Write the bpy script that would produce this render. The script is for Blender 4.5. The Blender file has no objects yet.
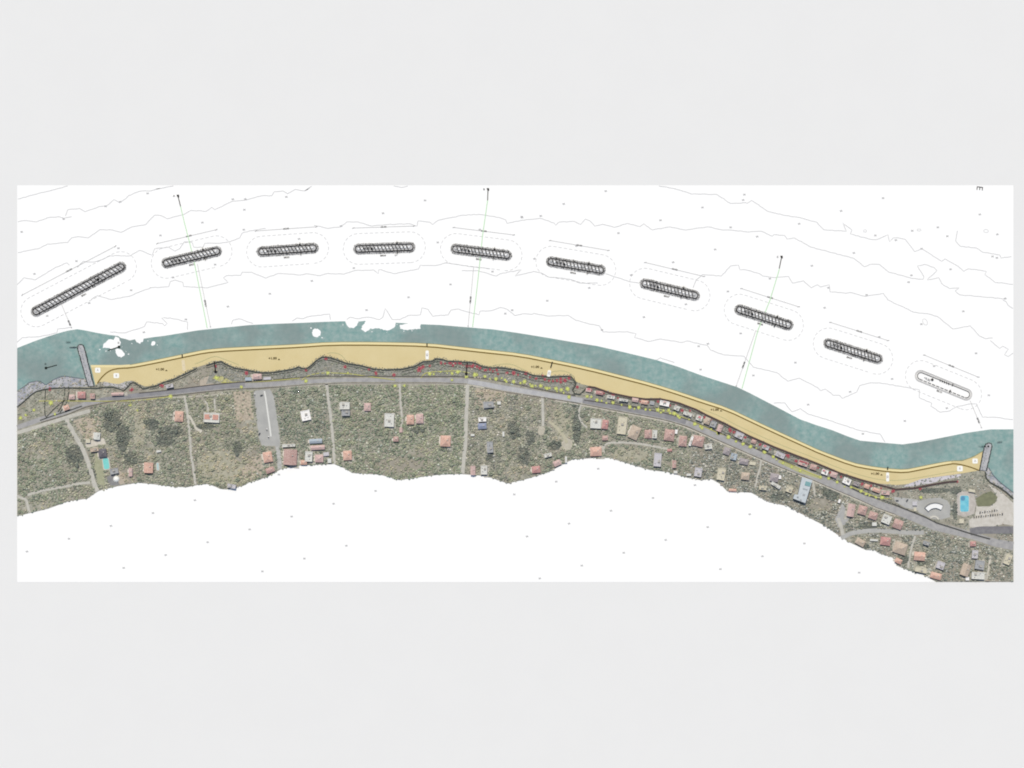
import bpy, math, random
import numpy as np
from mathutils import Vector, Matrix
from mathutils.geometry import tessellate_polygon
random.seed(7); rng = np.random.default_rng(7)
sc = bpy.context.scene
col = sc.collection
W2, H2 = 512.0, 384.0
K = 1.235                      # light reaching flat white card at this exposure
def P(p): return (p[0]-W2, H2-p[1])
def Z(ox, oy, s, pts): return [(ox+a/s, oy+b/s) for a, b in pts]

# ------------------------------------------------------------------ materials
def lin(c):
    o = []
    for v in c:
        v = v/255.0
        o.append((v/12.92 if v <= .04045 else ((v+.055)/1.055)**2.4)/K)
    return o
_m = {}
def M(name, rgb, rgb2=None, scale=.3, rough=.9, detail=4, lo=.35, hi=.65, bump=0, attr=False, scale2=None, rgb3=None):
    key = (name, rgb, rgb2)
    if key in _m: return _m[key]
    m = bpy.data.materials.new(name); m.use_nodes = True
    nt = m.node_tree; b = nt.nodes['Principled BSDF']
    b.inputs['Roughness'].default_value = rough
    b.inputs['Specular IOR Level'].default_value = .08
    c1 = (*lin(rgb), 1)
    if attr:
        a = nt.nodes.new('ShaderNodeAttribute'); a.attribute_name = 'tint'
        nt.links.new(a.outputs['Color'], b.inputs['Base Color'])
    elif rgb2:
        g = nt.nodes.new('ShaderNodeNewGeometry')
        n = nt.nodes.new('ShaderNodeTexNoise'); n.inputs['Scale'].default_value = scale; n.inputs['Detail'].default_value = detail
        n.inputs['Roughness'].default_value = .62
        nt.links.new(g.outputs['Position'], n.inputs['Vector'])
        r = nt.nodes.new('ShaderNodeValToRGB'); r.color_ramp.elements[0].position = lo; r.color_ramp.elements[1].position = hi
        r.color_ramp.elements[0].color = c1; r.color_ramp.elements[1].color = (*lin(rgb2), 1)
        nt.links.new(n.outputs['Fac'], r.inputs['Fac'])
        out = r.outputs['Color']
        if rgb3:
            n2 = nt.nodes.new('ShaderNodeTexNoise'); n2.inputs['Scale'].default_value = scale2; n2.inputs['Detail'].default_value = 3
            nt.links.new(g.outputs['Position'], n2.inputs['Vector'])
            r2 = nt.nodes.new('ShaderNodeMapRange'); r2.inputs[1].default_value = .46; r2.inputs[2].default_value = .6; r2.inputs[4].default_value = .7
            nt.links.new(n2.outputs['Fac'], r2.inputs[0])
            mx = nt.nodes.new('ShaderNodeMix'); mx.data_type = 'RGBA'
            nt.links.new(r2.outputs[0], mx.inputs[0]); nt.links.new(out, mx.inputs[6]); mx.inputs[7].default_value = (*lin(rgb3), 1)
            out = mx.outputs[2]
        nt.links.new(out, b.inputs['Base Color'])
        if bump:
            bp = nt.nodes.new('ShaderNodeBump'); bp.inputs['Strength'].default_value = bump; bp.inputs['Distance'].default_value = .4
            nt.links.new(n.outputs['Fac'], bp.inputs['Height']); nt.links.new(bp.outputs[0], b.inputs['Normal'])
    else:
        b.inputs['Base Color'].default_value = c1
    _m[key] = m
    return m

# ------------------------------------------------------------------ mesh helpers
class MB:
    def __init__(s): s.v = []; s.f = []
    def add(s, vs, fs):
        n = len(s.v); s.v += [tuple(v) for v in vs]; s.f += [tuple(n+i for i in f) for f in fs]
    def poly(s, pts, z0, z1):             # pts: world xy
        a = sum(pts[i-1][0]*pts[i][1]-pts[i][0]*pts[i-1][1] for i in range(len(pts)))
        if a < 0: pts = pts[::-1]
        n = len(pts)
        tri = tessellate_polygon([[Vector((x, y, 0)) for x, y in pts]])
        fs = []
        for t in tri:
            (ax, ay), (bx, by), (cx, cy) = [pts[i] for i in t]
            fs.append(t if (bx-ax)*(cy-ay)-(by-ay)*(cx-ax) > 0 else t[::-1])
        vs = [(x, y, z1) for x, y in pts]+[(x, y, z0) for x, y in pts]
        fs += [(i+n, (i+1) % n+n, (i+1) % n, i) for i in range(n)]
        s.add(vs, fs)
    def ribbon(s, pts, w, z0, z1, closed=False):
        n = len(pts); L = []; R = []
        ws = w if isinstance(w, (list, tuple)) else [w]*n
        for i in range(n):
            if closed: a, b = pts[i-1], pts[(i+1) % n]
            else: a, b = pts[max(i-1, 0)], pts[min(i+1, n-1)]
            dx, dy = b[0]-a[0], b[1]-a[1]; d = math.hypot(dx, dy) or 1
            nx, ny = -dy/d*ws[i]/2, dx/d*ws[i]/2
            L.append((pts[i][0]+nx, pts[i][1]+ny)); R.append((pts[i][0]-nx, pts[i][1]-ny))
        vs = []; fs = []
        for i in range(n):
            vs += [(*L[i], z1), (*R[i], z1), (*L[i], z0), (*R[i], z0)]
        for i in range(n if closed else n-1):
            a = 4*i; b = 4*((i+1) % n)
            fs += [(a, a+1, b+1, b), (a+2, a, b, b+2), (a+1, a+3, b+3, b+1)]
        if not closed:
            e = 4*(n-1); fs += [(0, 2, 3, 1), (e, e+1, e+3, e+2)]
        s.add(vs, fs)
    def box(s, cx, cy, w, h, z0, z1, rot=0):
        s.poly(rect(cx, cy, w, h, rot), z0, z1)
    def build(s, name, mat, parent=None, origin=(0, 0, 0), local=False):
        me = bpy.data.meshes.new(name)
        ox, oy, oz = (0, 0, 0) if local else origin
        me.from_pydata([(x-ox, y-oy, z-oz) for x, y, z in s.v], [], s.f); me.update()
        me.materials.append(mat)
        o = bpy.data.objects.new(name, me); col.objects.link(o)
        if parent: o.parent = parent
        else: o.location = origin
        return o
def rect(cx, cy, w, h, rot=0):
    c, s = math.cos(rot), math.sin(rot)
    return [(cx+x*c-y*s, cy+x*s+y*c) for x, y in ((-w/2, -h/2), (w/2, -h/2), (w/2, h/2), (-w/2, h/2))]
def rrect(a, b, r): return [(x*(a/2-dx), y*(b/2-dy)) for x, y, dx, dy in ((-1,-1,0,r),(-1,-1,r,0),(1,-1,r,0),(1,-1,0,r),(1,1,0,r),(1,1,r,0),(-1,1,r,0),(-1,1,0,r))]
def circ(cx, cy, r, n=20, j=0):
    return [(cx+r*(1+random.uniform(-j, j))*math.cos(2*math.pi*i/n), cy+r*(1+random.uniform(-j, j))*math.sin(2*math.pi*i/n)) for i in range(n)]
def smooth(pts, it=1, closed=False):
    for _ in range(it):
        o = [] if closed else [pts[0]]
        n = len(pts)
        for i in range(n if closed else n-1):
            a, b = pts[i], pts[(i+1) % n]
            o += [(a[0]*.75+b[0]*.25, a[1]*.75+b[1]*.25), (a[0]*.25+b[0]*.75, a[1]*.25+b[1]*.75)]
        if not closed: o.append(pts[-1])
        pts = o
    return pts
def offset(pts, d):
    o = []; n = len(pts)
    for i in range(n):
        a, b = pts[max(i-1, 0)], pts[min(i+1, n-1)]
        dx, dy = b[0]-a[0], b[1]-a[1]; l = math.hypot(dx, dy) or 1
        o.append((pts[i][0]-dy/l*d, pts[i][1]+dx/l*d))
    return o
def dashes(pts, on, off, closed=False):
    if closed: pts = pts+[pts[0]]
    out = []; cur = [pts[0]]; rem = on; draw = True
    for a, b in zip(pts, pts[1:]):
        L = math.hypot(b[0]-a[0], b[1]-a[1]); t = 0
        while L-t > rem:
            t += rem; p = (a[0]+(b[0]-a[0])*t/L, a[1]+(b[1]-a[1])*t/L)
            if draw: cur.append(p); out.append(cur); cur = []
            else: cur = [p]
            draw = not draw; rem = on if draw else off
        rem -= L-t
        if draw: cur.append(b)
    return [c for c in out if len(c) > 1]
def tag(o, label=None, cat=None, group=None, kind=None):
    if label: o['label'] = label
    if cat: o['category'] = cat
    if group: o['group'] = group
    if kind: o['kind'] = kind
    return o
def empty(name, loc, rz=0, **k):
    o = bpy.data.objects.new(name, None); col.objects.link(o); o.empty_display_size = 1
    o.location = loc; o.rotation_euler = (0, 0, rz); return tag(o, **k)
def copy_tree(o, parent=None):
    c = o.copy(); col.objects.link(c); c.parent = parent
    for ch in list(o.children): copy_tree(ch, c)
    return c
def text(name, s, x, y, size, mat, parent, z, rot=0, xs=1.0, bold=.02):
    cu = bpy.data.curves.new(name, 'FONT'); cu.body = s; cu.size = size; cu.align_x = 'CENTER'; cu.align_y = 'CENTER'; cu.offset = bold
    cu.resolution_u = 2
    t = bpy.data.objects.new(name, cu); col.objects.link(t)
    dg = bpy.context.evaluated_depsgraph_get()
    me = bpy.data.meshes.new_from_object(t.evaluated_get(dg))
    bpy.data.objects.remove(t)
    me.transform(Matrix.Translation((x, y, z)) @ Matrix.Rotation(rot, 4, 'Z') @ Matrix.Diagonal((xs, 1, 1, 1)))
    me.name = name; me.materials.clear(); me.materials.append(mat)
    o = bpy.data.objects.new(name, me); col.objects.link(o); o.parent = parent
    return o

# ico lumps
def ico(sub):
    import bmesh
    b = bmesh.new(); bmesh.ops.create_icosphere(b, subdivisions=sub, radius=1)
    v = np.array([x.co[:] for x in b.verts]); f = np.array([[q.index for q in x.verts] for x in b.faces]); b.free()
    return v, f
ICO1, ICO2 = ico(1), ico(2)
def lumps(name, items, mat, parent=None, base=ICO1, jit=.22, origin=(0, 0, 0), smoothf=False):
    """items: list of (x,y,z,rx,ry,rz,colour or None) -> one mesh with a per-point colour attribute"""
    V, F = base; n = len(items); nv = len(V)
    A = np.array([i[:6] for i in items], float)
    vs = V[None]*(1+rng.uniform(-jit, jit, (n, nv, 1)))
    ang = rng.uniform(0, 6.28, n); c, s = np.cos(ang)[:, None], np.sin(ang)[:, None]
    x = vs[:, :, 0]*c-vs[:, :, 1]*s; y = vs[:, :, 0]*s+vs[:, :, 1]*c
    vs = np.stack([x, y, vs[:, :, 2]], 2)*A[:, None, 3:6]+A[:, None, :3]-np.array(origin)[None, None]
    fs = (F[None]+np.arange(n)[:, None, None]*nv).reshape(-1, 3)
    me = bpy.data.meshes.new(name)
    me.vertices.add(n*nv); me.vertices.foreach_set('co', vs.reshape(-1).astype(np.float32))
    me.loops.add(len(fs)*3); me.loops.foreach_set('vertex_index', fs.reshape(-1).astype(np.int32))
    me.polygons.add(len(fs)); me.polygons.foreach_set('loop_start', np.arange(0, len(fs)*3, 3, dtype=np.int32))
    me.polygons.foreach_set('loop_total', np.full(len(fs), 3, np.int32))
    me.update(calc_edges=True)
    if items[0][6] is not None:
        at = me.attributes.new('tint', 'FLOAT_COLOR', 'POINT')
        cc = np.array([(*lin(i[6]), 1) for i in items]); at.data.foreach_set('color', np.repeat(cc, nv, 0).reshape(-1).astype(np.float32))
    me.materials.append(mat)
    o = bpy.data.objects.new(name, me); col.objects.link(o)
    if parent: o.parent = parent
    else: o.location = origin
    return o

# ------------------------------------------------------------------ outlines (pixel coordinates of the plan)
X0, X1, Y0, Y1 = 17.2, 1013.4, 185.4, 582.0
sea_top = [(X0,348),(35,341),(48,336.5),(57,333.6),(68,330.6),(77,329.2),(84,330.2),(97.5,333),(110,335),(118,336),(121,338),(125.6,339),(130,340.4),(135,339.2),(136.5,342),(139,343.2),(141.5,341.5),(142.5,339),(150.6,337.5),
 (163,336),(178,333.6),(197,330.5),(220,328),(250,325),(275,323.8),(300,322.9),(330,321.6),(345,321.2),(347,325.5),(350,328),(353,327.6),(356,325),(358,321.6),(365.6,320.8),(365,323),(361.8,326),(362.5,329.7),(366,331),(369,327.6),(373,327),(380,327.5),(384,329.4),(390.6,329),(394.5,326.4),(394.6,322.6),(408,323.4),(400.3,325),(400.8,328.8),(408,329.4),(419.8,328.3),(419.9,324.2),
 (440,325),(466.6,327.2),(493,329.4),(518,333),(549,338),(573,342.2),(597,346),(618,350.8),(655.6,359.8),(677.5,366.6),(702.5,375.8),(737,387),(750,393.2),(777,407.2),(800,419.3),(816,425),(832.5,430.3),(848,436.5),(860,440.6),(880,442.5),(902.5,444.4),(918,442.3),(933.5,439.4),(966,432.9),(990,429.4),(X1,429.3)]
sand_top = [(90.6,365),(130,365),(150,361.3),(178,355.5),(190,353),(204.7,350),(220,348.5),(240.6,347.3),(275,345.6),(300,344.4),(330,342.2),(378,342.2),(428,343.4),(460,347),(487,350),(521,353.6),(552.5,360),(573,364),(600,370.2),(621,375.6),(652.5,383.6),(684,393.6),(702.5,400),(727,407.6),(755,421),(782,433.5),(808,445.3),(820,450.8),(852.5,463),(870,466.4),(887.5,468.7),(905,469.8),(918,467.3),(933.5,464),(951,461),(962,461),(973.5,457),(982.6,451.5)]
sand_low = [(979,470),(976,471),(961,473.5),(946,475.6),(921,479),(908,484),(896,485),(877.5,483.4),(860,478.6),(840,472.2),(815,461.7),(790,452.2),(774,446),(749,435),(724,422.3),(705,413.4),(696,408.6),(688,405.6),(680,402.5),(672.5,400.6),(660,398),(645,398.2),(629,396),(610,392),(595,386.6),(588,385.6),(581,384),(575,381),(571.5,376),(566,375.2),(549,376),(540,375),(534,374.7),(526,371.8),(515,369),(502.5,366.8),(490,366.8),(482,365.6),(476,362.5),(471,361.4),(464,361.3),(458,360.6),(448,360.4),(443,358.6),(436,357.8),(431,360.5),(423,360.6),(418,363.5),(414,365.6),(401.6,368.2),(384,369),(373,368),(362.5,365),(347,362.5),(337,359),(331,356.8),(322,356),(315.6,360),(311,364.5),(306,368),(302,367.4),(298,366),(295,367.5),(287.5,369.2),(272,371.6),(262,371.8),(255,371),(245,368.8),(234,367),(225,363),(221,360.5),(214,362),(206,364.5),(197,367.2),(184,373.4),(172,379),(162.5,381.8),(156,385),(150,386),(145,386.4),(139,384),(134,381),(131,380.6),(125,381.6),(119,384),(113,383.5),(104,381.5),(98,383),(95.6,385.6)]
rock_line_w = [(X0,391),(25,386),(29,382.5),(36,381),(40,381),(46,385),(53,380),(60,376.8),(65,376),(74,377.5),(85,379)]
land_low = [(X0,516),(30,513),(47.5,508.8),(69,501),(87.5,498.5),(99,490.6),(118,486),(138,482.6),(152,484),(170,486.3),(187,487.2),(197,485),(207,484),(214,486),(220,488.8),(226,489.4),(236,487.2),(244,485.4),(250,482),(258,480.2),(269,476),(281,469),(299,465.6),(334,464),(344,468),(352.5,473),(380,474.6),(400,480),(420,477),(439.6,474.6),(462,474),(486,476),(508,483.4),(530,478),(552.6,470.5),(560,465),(572.5,459.4),(598,457.6),(610,458),(628,463.5),(650,470),(667.5,472),(686,477.3),(701,480.2),(711,478.8),(720,483.7),(727.5,491.5),(751,492.5),(769,502.2),(787.5,506),(800,513),(825,525.8),(836,533.6),(849,542),(866,550),(874,550),(881,554),(892.5,557.5),(897,565.6),(910,571),(925,575.2),(936,581.9)]
east_coast = [(988.5,467.5),(993,475),(998.5,481),(1006,487),(X1,492.4)]
land_top = [(X0,391)]+rock_line_w[1:]+[(88,382),(95.6,385.6)]+sand_low[::-1][1:]+[(984,469)]+east_coast
land = land_top+[(X1,Y1-.1)]+land_low[::-1]
sea = sea_top+[(X1,491)]+[(x+.3, y+1) for x, y in east_coast[::-1]]+[(979,471.5)]+[(x, y+.8) for x, y in sand_low]+[(88,383)]+[(x, y+1) for x, y in rock_line_w[::-1]]
beach = sand_top+sand_low

w = lambda pts: [P(p) for p in pts]
# raster mask of what ground is free for trees
yy, xx = np.mgrid[0:768, 0:1024]; xx = xx+.5; yy = yy+.5
def inside(poly):
    r = np.zeros(xx.shape, bool); n = len(poly)
    for i in range(n):
        (ax, ay), (bx, by) = poly[i-1], poly[i]
        if ay == by: continue
        c = ((ay > yy) != (by > yy)) & (xx < (bx-ax)*(yy-ay)/(by-ay)+ax); r ^= c
    return r
def near(pts, d):
    r = np.zeros(xx.shape, bool)
    for (ax, ay), (bx, by) in zip(pts, pts[1:]):
        L2 = (bx-ax)**2+(by-ay)**2 or 1
        t = np.clip(((xx-ax)*(bx-ax)+(yy-ay)*(by-ay))/L2, 0, 1)
        r |= (xx-ax-t*(bx-ax))**2+(yy-ay-t*(by-ay))**2 < d*d
    return r
free = inside(land); LAND0 = free.copy()

DARK = [(513,430,7,10),(530,438,5,8),(555,446,7,6),(524,456,7,10),(574,402,4,7),(577,428,5,18),(172,432,14,6),(123,438,8,14),(131,460,8,8),(113,422,10,12),(165,440,10,9),(830,492,11,8),(545,432,3,3),(447,450,7,3),(205,427,12,3),(237,448,5,7),(92,474,5,6),(75,455,10,12),(152,425,8,7),(418,430,9,3),(868,526,12,4),(905,560,5,5),(922,563,6,3),(860,547,12,3),(490,456,4,6),(780,497,12,4),(955,511,3,10),(956,491,6,5),(935,491,18,3),(1004,533.5,10,1.5)]  # dark groves and house shadows, the shade painted as darker ground and crowns
# ------------------------------------------------------------------ ground, sheet, sea, beach, land
g = MB(); g.poly([(-6000, -6000), (6000, -6000), (6000, 6000), (-6000, 6000)], -.6, -.1)
tag(g.build('ground', M('pale_grey_board', (236,236,236), (235,235,235), scale=.02)), kind='structure')
WHITE = M('white_paper', (256,256,256)); INK = M('black_ink', (38,38,40)); GREY = M('grey_ink', (118,118,120))
FAINT = M('faint_ink', (226,226,227)); FAINT2 = M('faint_dash_ink', (188,188,190)); GREEN = M('green_ink', (188,230,186)); DIM = M('dimension_ink', (170,170,172))
sheet = MB(); sheet.poly(w([(X0,Y0),(X1,Y0),(X1,Y1),(X0,Y1)]), -.09, 0)
sheet = tag(sheet.build('plan_sheet', WHITE), 'wide white plan sheet with faint grey contour lines lying on the pale grey background', 'plan')
SEA = M('sea_water', (120,158,156), (162,181,178), scale=.2, detail=12, lo=.3, hi=.7, rough=.8, bump=.15, rgb3=(134,147,146), scale2=.016)
_sl = inside(sea)
def ragged(pts, a):
    o = []
    for p, q in zip(pts, pts[1:]+pts[:1]):
        L = math.hypot(q[0]-p[0], q[1]-p[1]); n = max(1, int(L/1.1))
        o += [(p[0]+(q[0]-p[0])*i/n+random.uniform(-a, a), p[1]+(q[1]-p[1])*i/n+random.uniform(-a, a)) for i in range(n)]
    return o
s_ = MB(); s_.poly(w(sea), 0, .15); tag(s_.build('sea', SEA), kind='structure')
LANDM = M('dry_ground', (140,140,128), (182,179,166), scale=.2, detail=6, lo=.36, hi=.64, rgb3=(158,151,140), scale2=.03)
l_ = MB(); l_.poly(w(land), 0, .3); tag(l_.build('land', LANDM), kind='structure')
SAND = M('beach_sand', (217,200,152), (221,205,159), scale=.05, detail=5)
b_ = MB(); b_.poly(w(beach), .05, .4); tag(b_.build('beach', SAND), kind='structure')
# lighter wet strip along the water and the dark berm line
strip = MB(); st = smooth(w(sand_top[:-3]), 1); st[0] = (st[0][0]+.4, st[0][1]); strip.ribbon(offset(st, -1.2), 2.2, .3, .44)
tag(strip.build('wet_sand', M('pale_sand', (237,222,172))), kind='structure')
berm_px = [(97.5,383.4),(99.5,380),(104,375),(108,371.8),(112.5,369.6),(120,368.2),(130,368)]+[(x, y+3) for x, y in sand_top[2:-5]]+[(951,463.6),(958,464),(966,465.8),(973,468),(979,470.4)]
berm = MB(); berm.ribbon(smooth(w(berm_px), 1), 1.15, .3, .62)
tag(berm.build('beach_berm', M('berm_brown', (126,107,58))), 'long thin brown berm line running along the seaward edge of the yellow beach', 'berm')
outer = MB(); outer.ribbon(w([(91,365.4),(95,370),(101,376)][:1]+[(97,379),(102,374),(107,370),(113,366.6),(118,365.5)][0:]), .5, .3, .5)
edge = MB(); edge.ribbon(offset(smooth(w(sand_top[1:]), 1), .25), .55, .1, .5)
tag(edge.build('waterline', M('waterline_olive', (148,146,112))), kind='structure')
old = [(700,408.5),(720,416),(735,424.5),(760,436),(790,448.6),(815,458),(840,468.6),(862,475.6),(880,480),(900,480.6),(925,476.6),(945,472.8),(962,470)]
o_ = MB(); o_.ribbon(smooth(w(old), 1), .6, .3, .48); tag(o_.build('old_shoreline', M('shore_line_green', (186,182,140))), 'faint green line of the old shore on the eastern half of the beach', 'line')
oldw = [(488,367),(500,364),(512,364),(520,368),(527,371)]
for pts, lab in ((oldw, 'faint green arc on the sand above the yellow symbols in the middle of the beach'), ([(546,375),(552,371.5),(563,370.5),(570,373),(574,377)], 'small faint green arc on the sand beside the white tag and the dark wall hook'),
                 ([(327,353.5),(333,352.5),(340,354),(345,359)], 'small faint green arc on the sand above the pointed headland'), ([(195,364),(203,361),(209,358),(216,356),(222,358.5),(232,362),(239,365)], 'faint grey arc on the sand around the western headland')):
    q = MB(); q.ribbon(smooth(w(pts), 1), .7, .3, .48); tag(q.build('old_shoreline', M('shore_line_green', (186,182,140))), lab, 'line')

# shore rocks as terrain
ROCK = M('shore_rock', (168,166,166), (206,203,206), scale=.22, detail=6)
def patch(name, pts, mat, z=.34, **k):
    q = MB(); q.poly(w(pts), .2, z); return tag(q.build(name, mat), **(k or {'kind': 'structure'}))
patch('rocky_shore', rock_line_w+[(88,382.5),(88,386.4),(69,387.5),(46,388.8),(38,390),(32.5,393),(24,402),(X0,407.4)], M('shore_rock_blue', (150,154,166), (196,194,196), scale=.2, detail=6))
patch('rocky_shore', [(101,383.4),(106,381.6),(114,383),(120,383.7),(126,381.4),(130.6,380.8),(133,382.5),(128,387.5),(123.5,389.8),(116,387),(105,386)], ROCK)
patch('rocky_shore', [(903,487),(908,483.6),(921,479),(946,475.8),(961,474),(961,476.4),(946,479.4),(930,483.5),(915,486)], M('shore_rock_lilac', (196,192,200), (216,212,218), scale=.3))
patch('rocky_shore', [(985,468.5)]+east_coast+[(X1,497),(1003.5,490),(995,485),(988.5,481),(986,475)], M('shore_rock_blue', (150,154,166), (196,194,196), scale=.2, detail=6))

# ------------------------------------------------------------------ roads and open ground
ASPH = M('asphalt', (158,157,159), (178,177,176), scale=.2, detail=5); ASPHD = M('dark_asphalt', (136,136,140), (154,153,156), scale=.15, detail=5)
CONC = M('pale_track', (186,184,176), (202,199,190), scale=.3, detail=4); LOT = M('parking_surface', (172,172,170), (184,184,181), scale=.1); PALE = M('pale_verge', (198,193,180), (212,207,196), scale=.3)
roadno = [0]
def road(name, pts, wd, mat, clear=.3, it=1, kind='structure'):
    roadno[0] += 1
    z = .34+.012*(roadno[0] % 12)
    q = MB(); q.ribbon(smooth(w(pts), it) if not isinstance(wd, list) else w(pts), wd, .2, z); q.build(name, mat)['kind'] = kind
    global free
    free &= ~near(pts, (max(wd) if isinstance(wd, list) else wd)/2+clear)
main = [(X0,427.5),(40,419.5),(64,412.5),(85,404),(110,398.5),(138,395.6),(180,391.6),(206,388.6),(232.5,386),(258,385.2),(285,383.4),(315,381.2),(345,380),(400,380),(440,380),(466.6,381),(485,384),(502.5,387.5),(534,392.4),(556,396),(580,400),(616,407),(647.5,412.8),(668,417),(688,423),(717.5,436),(755,452.5),(782,464),(808,474),(827.5,482.4),(859,495.5),(877.5,504),(897,511),(918,519),(934,526),(958.5,532),(973.5,536),(996,543),(X1-.1,546)]
wd = [.78*k_ for k_ in [6,6,6,5.5,5,5.5,6,6,6,6,5.5,5,5,5,5.5,6,6,6.5,6.5,6.5,7,7.5,7.5,7.5,7.5,8,8,8,8,9,9.5,9.5,10,10.5,11,10,9,10,11]]
road('road', main, wd, ASPH)
road('dark_road', [(100,400.2),(138,395),(180,391),(232.5,385.4),(245,384.9)], 4.4, ASPHD)
road('dark_road', [(583,400.6),(616,406.6),(647.5,412.4),(668,416.5),(686,422)], 5, ASPHD)
def off_px(pts, d): return [(x, 2*0+y) for x, y in offset(pts, d)]
road('light_road', [(468,381.6),(485,384.4),(502.5,388),(534,393),(556,396.6),(582,400.8)], 4.6, M('light_asphalt', (176,176,180), (192,192,192), scale=.15))
road('pavement', offset(main[19:33], 4.6), 1.1, PALE)
road('pavement', offset(main[10:19], 3.6), .9, PALE)
road('pavement', [(X0,432.8),(40,426),(60,419.5),(78,414),(90,410.8)], 3.6, CONC)
road('pavement', [(172,397.6),(190,396.6),(212,395.2),(222,394),(230,393.4)], .8, PALE)
road('lane', [(65.5,417),(69,424),(74,434),(79,442),(83,449),(87,459),(91,471),(93.5,482),(97.6,491.4)], 4.2, CONC)
road('lane', [(90,482.5),(80,483.4),(72.5,485),(66,486.4)], 2.6, CONC)
road('lane', [(66,486.4),(54,488.4),(40,491),(27.5,495)], 2.4, CONC)
road('lane', [(X0,496),(21,498),(26,499),(28,506),(29.4,512.6)], 2.6, CONC)
road('lane', [(184,396),(187,408),(187.6,416),(190,436),(191,455),(193.5,468),(195.4,484.5)], 2.4, CONC)
road('driveway', [(188.5,415),(192,420),(195,427),(198,430),(202,431)], 2.4, PALE)
road('driveway', [(205,401),(208,405),(208.2,412)], 1.4, CONC); road('driveway', [(214.5,399),(215,411)], 1.6, CONC)
road('lane', [(277.5,446),(279,458),(280,469)], 4.4, M('pale_lane', (196,196,194), (168,168,164), scale=.5))
road('lane', [(326.5,383),(328,395),(330,411),(332,428),(333.2,442),(334.5,464)], 2.8, CONC)
road('lane', [(399.4,383),(400.2,395),(401,408),(402.2,420),(401.2,430)], 2.1, CONC)
road('lane', [(467.5,385),(467,400),(466,421),(465.6,442),(464,457),(462.6,473.5)], 3.6, CONC)
road('lane', [(542.2,396),(542.8,408),(543,426)], 2.6, CONC)
road('track', [(549,421),(556,427),(563,434.5),(567,443)], 3, M('dry_track', (182,178,156), (196,190,168), scale=.3))
road('lane', [(582,402.5),(579,410),(579,417),(582,423),(587,427.5)], 1.8, CONC)
road('lane', [(604,453),(603.5,447),(606,443.4),(616,442.4),(630,442.6),(645,444.6),(656,446.6),(667.5,449)], 2.2, CONC)
road('lane', [(761.4,458),(760,468),(757,478),(755,487)], 1.8, CONC)
road('lane', [(812.4,480),(813.8,488),(815,496)], 2.4, CONC)
road('lane', [(841,538),(850,533.6),(860,531.4),(877.5,530.4),(892,531.6),(906,532.6),(924,532.6)], 4.4, LOT)
road('lane', [(915,536),(913,543),(911,549),(909,560),(908,568)], 2.2, CONC)
road('lane', [(990.4,556),(989,566),(986.6,579)], 1.8, PALE)
road('lane', [(838,518),(841,526),(843,535)], 3.4, CONC)
road('road', [(970,532),(980,530),(995,530),(X1-.2,530)], 7.4, M('old_asphalt', (122,121,126), (138,137,140), scale=.2))
def area(name, pts, mat, clearit=True, z=.33, pat=None):
    global free
    roadno[0] += 1
    q = MB(); q.poly(w(pts), .2, z+.003*(roadno[0] % 5)); q.build(name, mat)['kind'] = 'structure'
    if clearit: free &= ~inside(pts)
area('parking_lot', [(253.7,391),(262,389.8),(270,389),(274,397),(276,410),(278.6,428),(280.8,446),(262,446),(259,438),(256.4,417)], LOT)
area('parking_lot', [(918.5,501),(930,498),(940,497.6),(947,500.4),(950.6,506),(950,517),(941,519.6),(933,519),(925,515.6),(918,512)], LOT)
area('parking_lot', [(894,497),(908,498.4),(919,500),(918,510.6),(906,508),(895,501.6)], M('concrete_yard', (176,176,176), (190,190,188), scale=.2))
area('parking_lot', [(988,484),(995,488.6),(1004,494.6),(X1-.2,503),(X1-.2,525.6),(1004,524),(990,527),(977,529.6),(969.4,526.4),(969,520),(975,516),(976.4,506),(990,506.6),(997,501),(996,494)], M('sandy_lot', (196,191,182), (214,210,203), scale=.25, detail=6))
area('courtyard', [(842,503),(851,516),(846,524),(838,528),(835,519)], M('courtyard_grey', (168,168,168), (184,184,182), scale=.3))
area('pool_terrace', [(957,494),(962,491),(974,492),(976,504),(974,514),(964,517),(957,514.6)], M('terrace_stone', (182,176,170), (200,194,188), scale=.3))
area('lawn', [(975,499),(984,493.4),(991,491),(997.6,497),(995,503),(989,506),(977.6,506.6)], M('clipped_lawn', (122,124,102), (136,138,112), scale=.3))
TAN = M('bare_field', (176,166,152), (194,183,168), scale=.35, detail=6); DRY = M('dry_grass', (160,158,142), (184,180,162), scale=.2, detail=6)
area('field', [(232.6,391.6),(250,391),(252.6,408),(254,420),(236,420.4)], M('ploughed_plot', (160,150,136), (204,192,174), scale=.5, detail=8), False); _plot = inside([(232.6,391.6),(250,391),(252.6,408),(254,420),(236,420.4)])
area('field', [(96,449),(103,452),(104,470),(105,486),(98,484),(94,466)], M('lawn_dry', (158,160,134), (176,176,150), scale=.3))
area('yard', [(86,441),(104,438),(106,444),(86,447.6)], M('pale_yard', (200,194,182), (218,212,202), scale=.4))
area('field', [(116,468),(124,474),(130,482),(120,484.6),(116,478)], TAN, False)
area('field', [(268,448),(274,462),(262,476),(246,482),(240,470),(256,456)], TAN, False)
area('field', [(74,421),(92,414),(100,417),(102,430),(96,438),(86,440),(80,432)], TAN, False)
area('field', [(200,392.2-12),(208,376),(216,374),(214,385),(200,387)], TAN)
area('field', [(128,403),(140,405),(147,421),(143,446),(136,452),(133,430)], DRY, False)
area('field', [(197,455),(222,450),(240,462),(256,458),(262,474),(244,484),(224,488),(207,483),(198,484)], DRY, False)
area('field', [(476,388),(506,392),(508,402),(498,400),(480,412),(474,404)], TAN, False)
area('field', [(553,411),(563,408),(572,424),(573,444),(563,452),(560,440),(552,424)], DRY, False)
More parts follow.
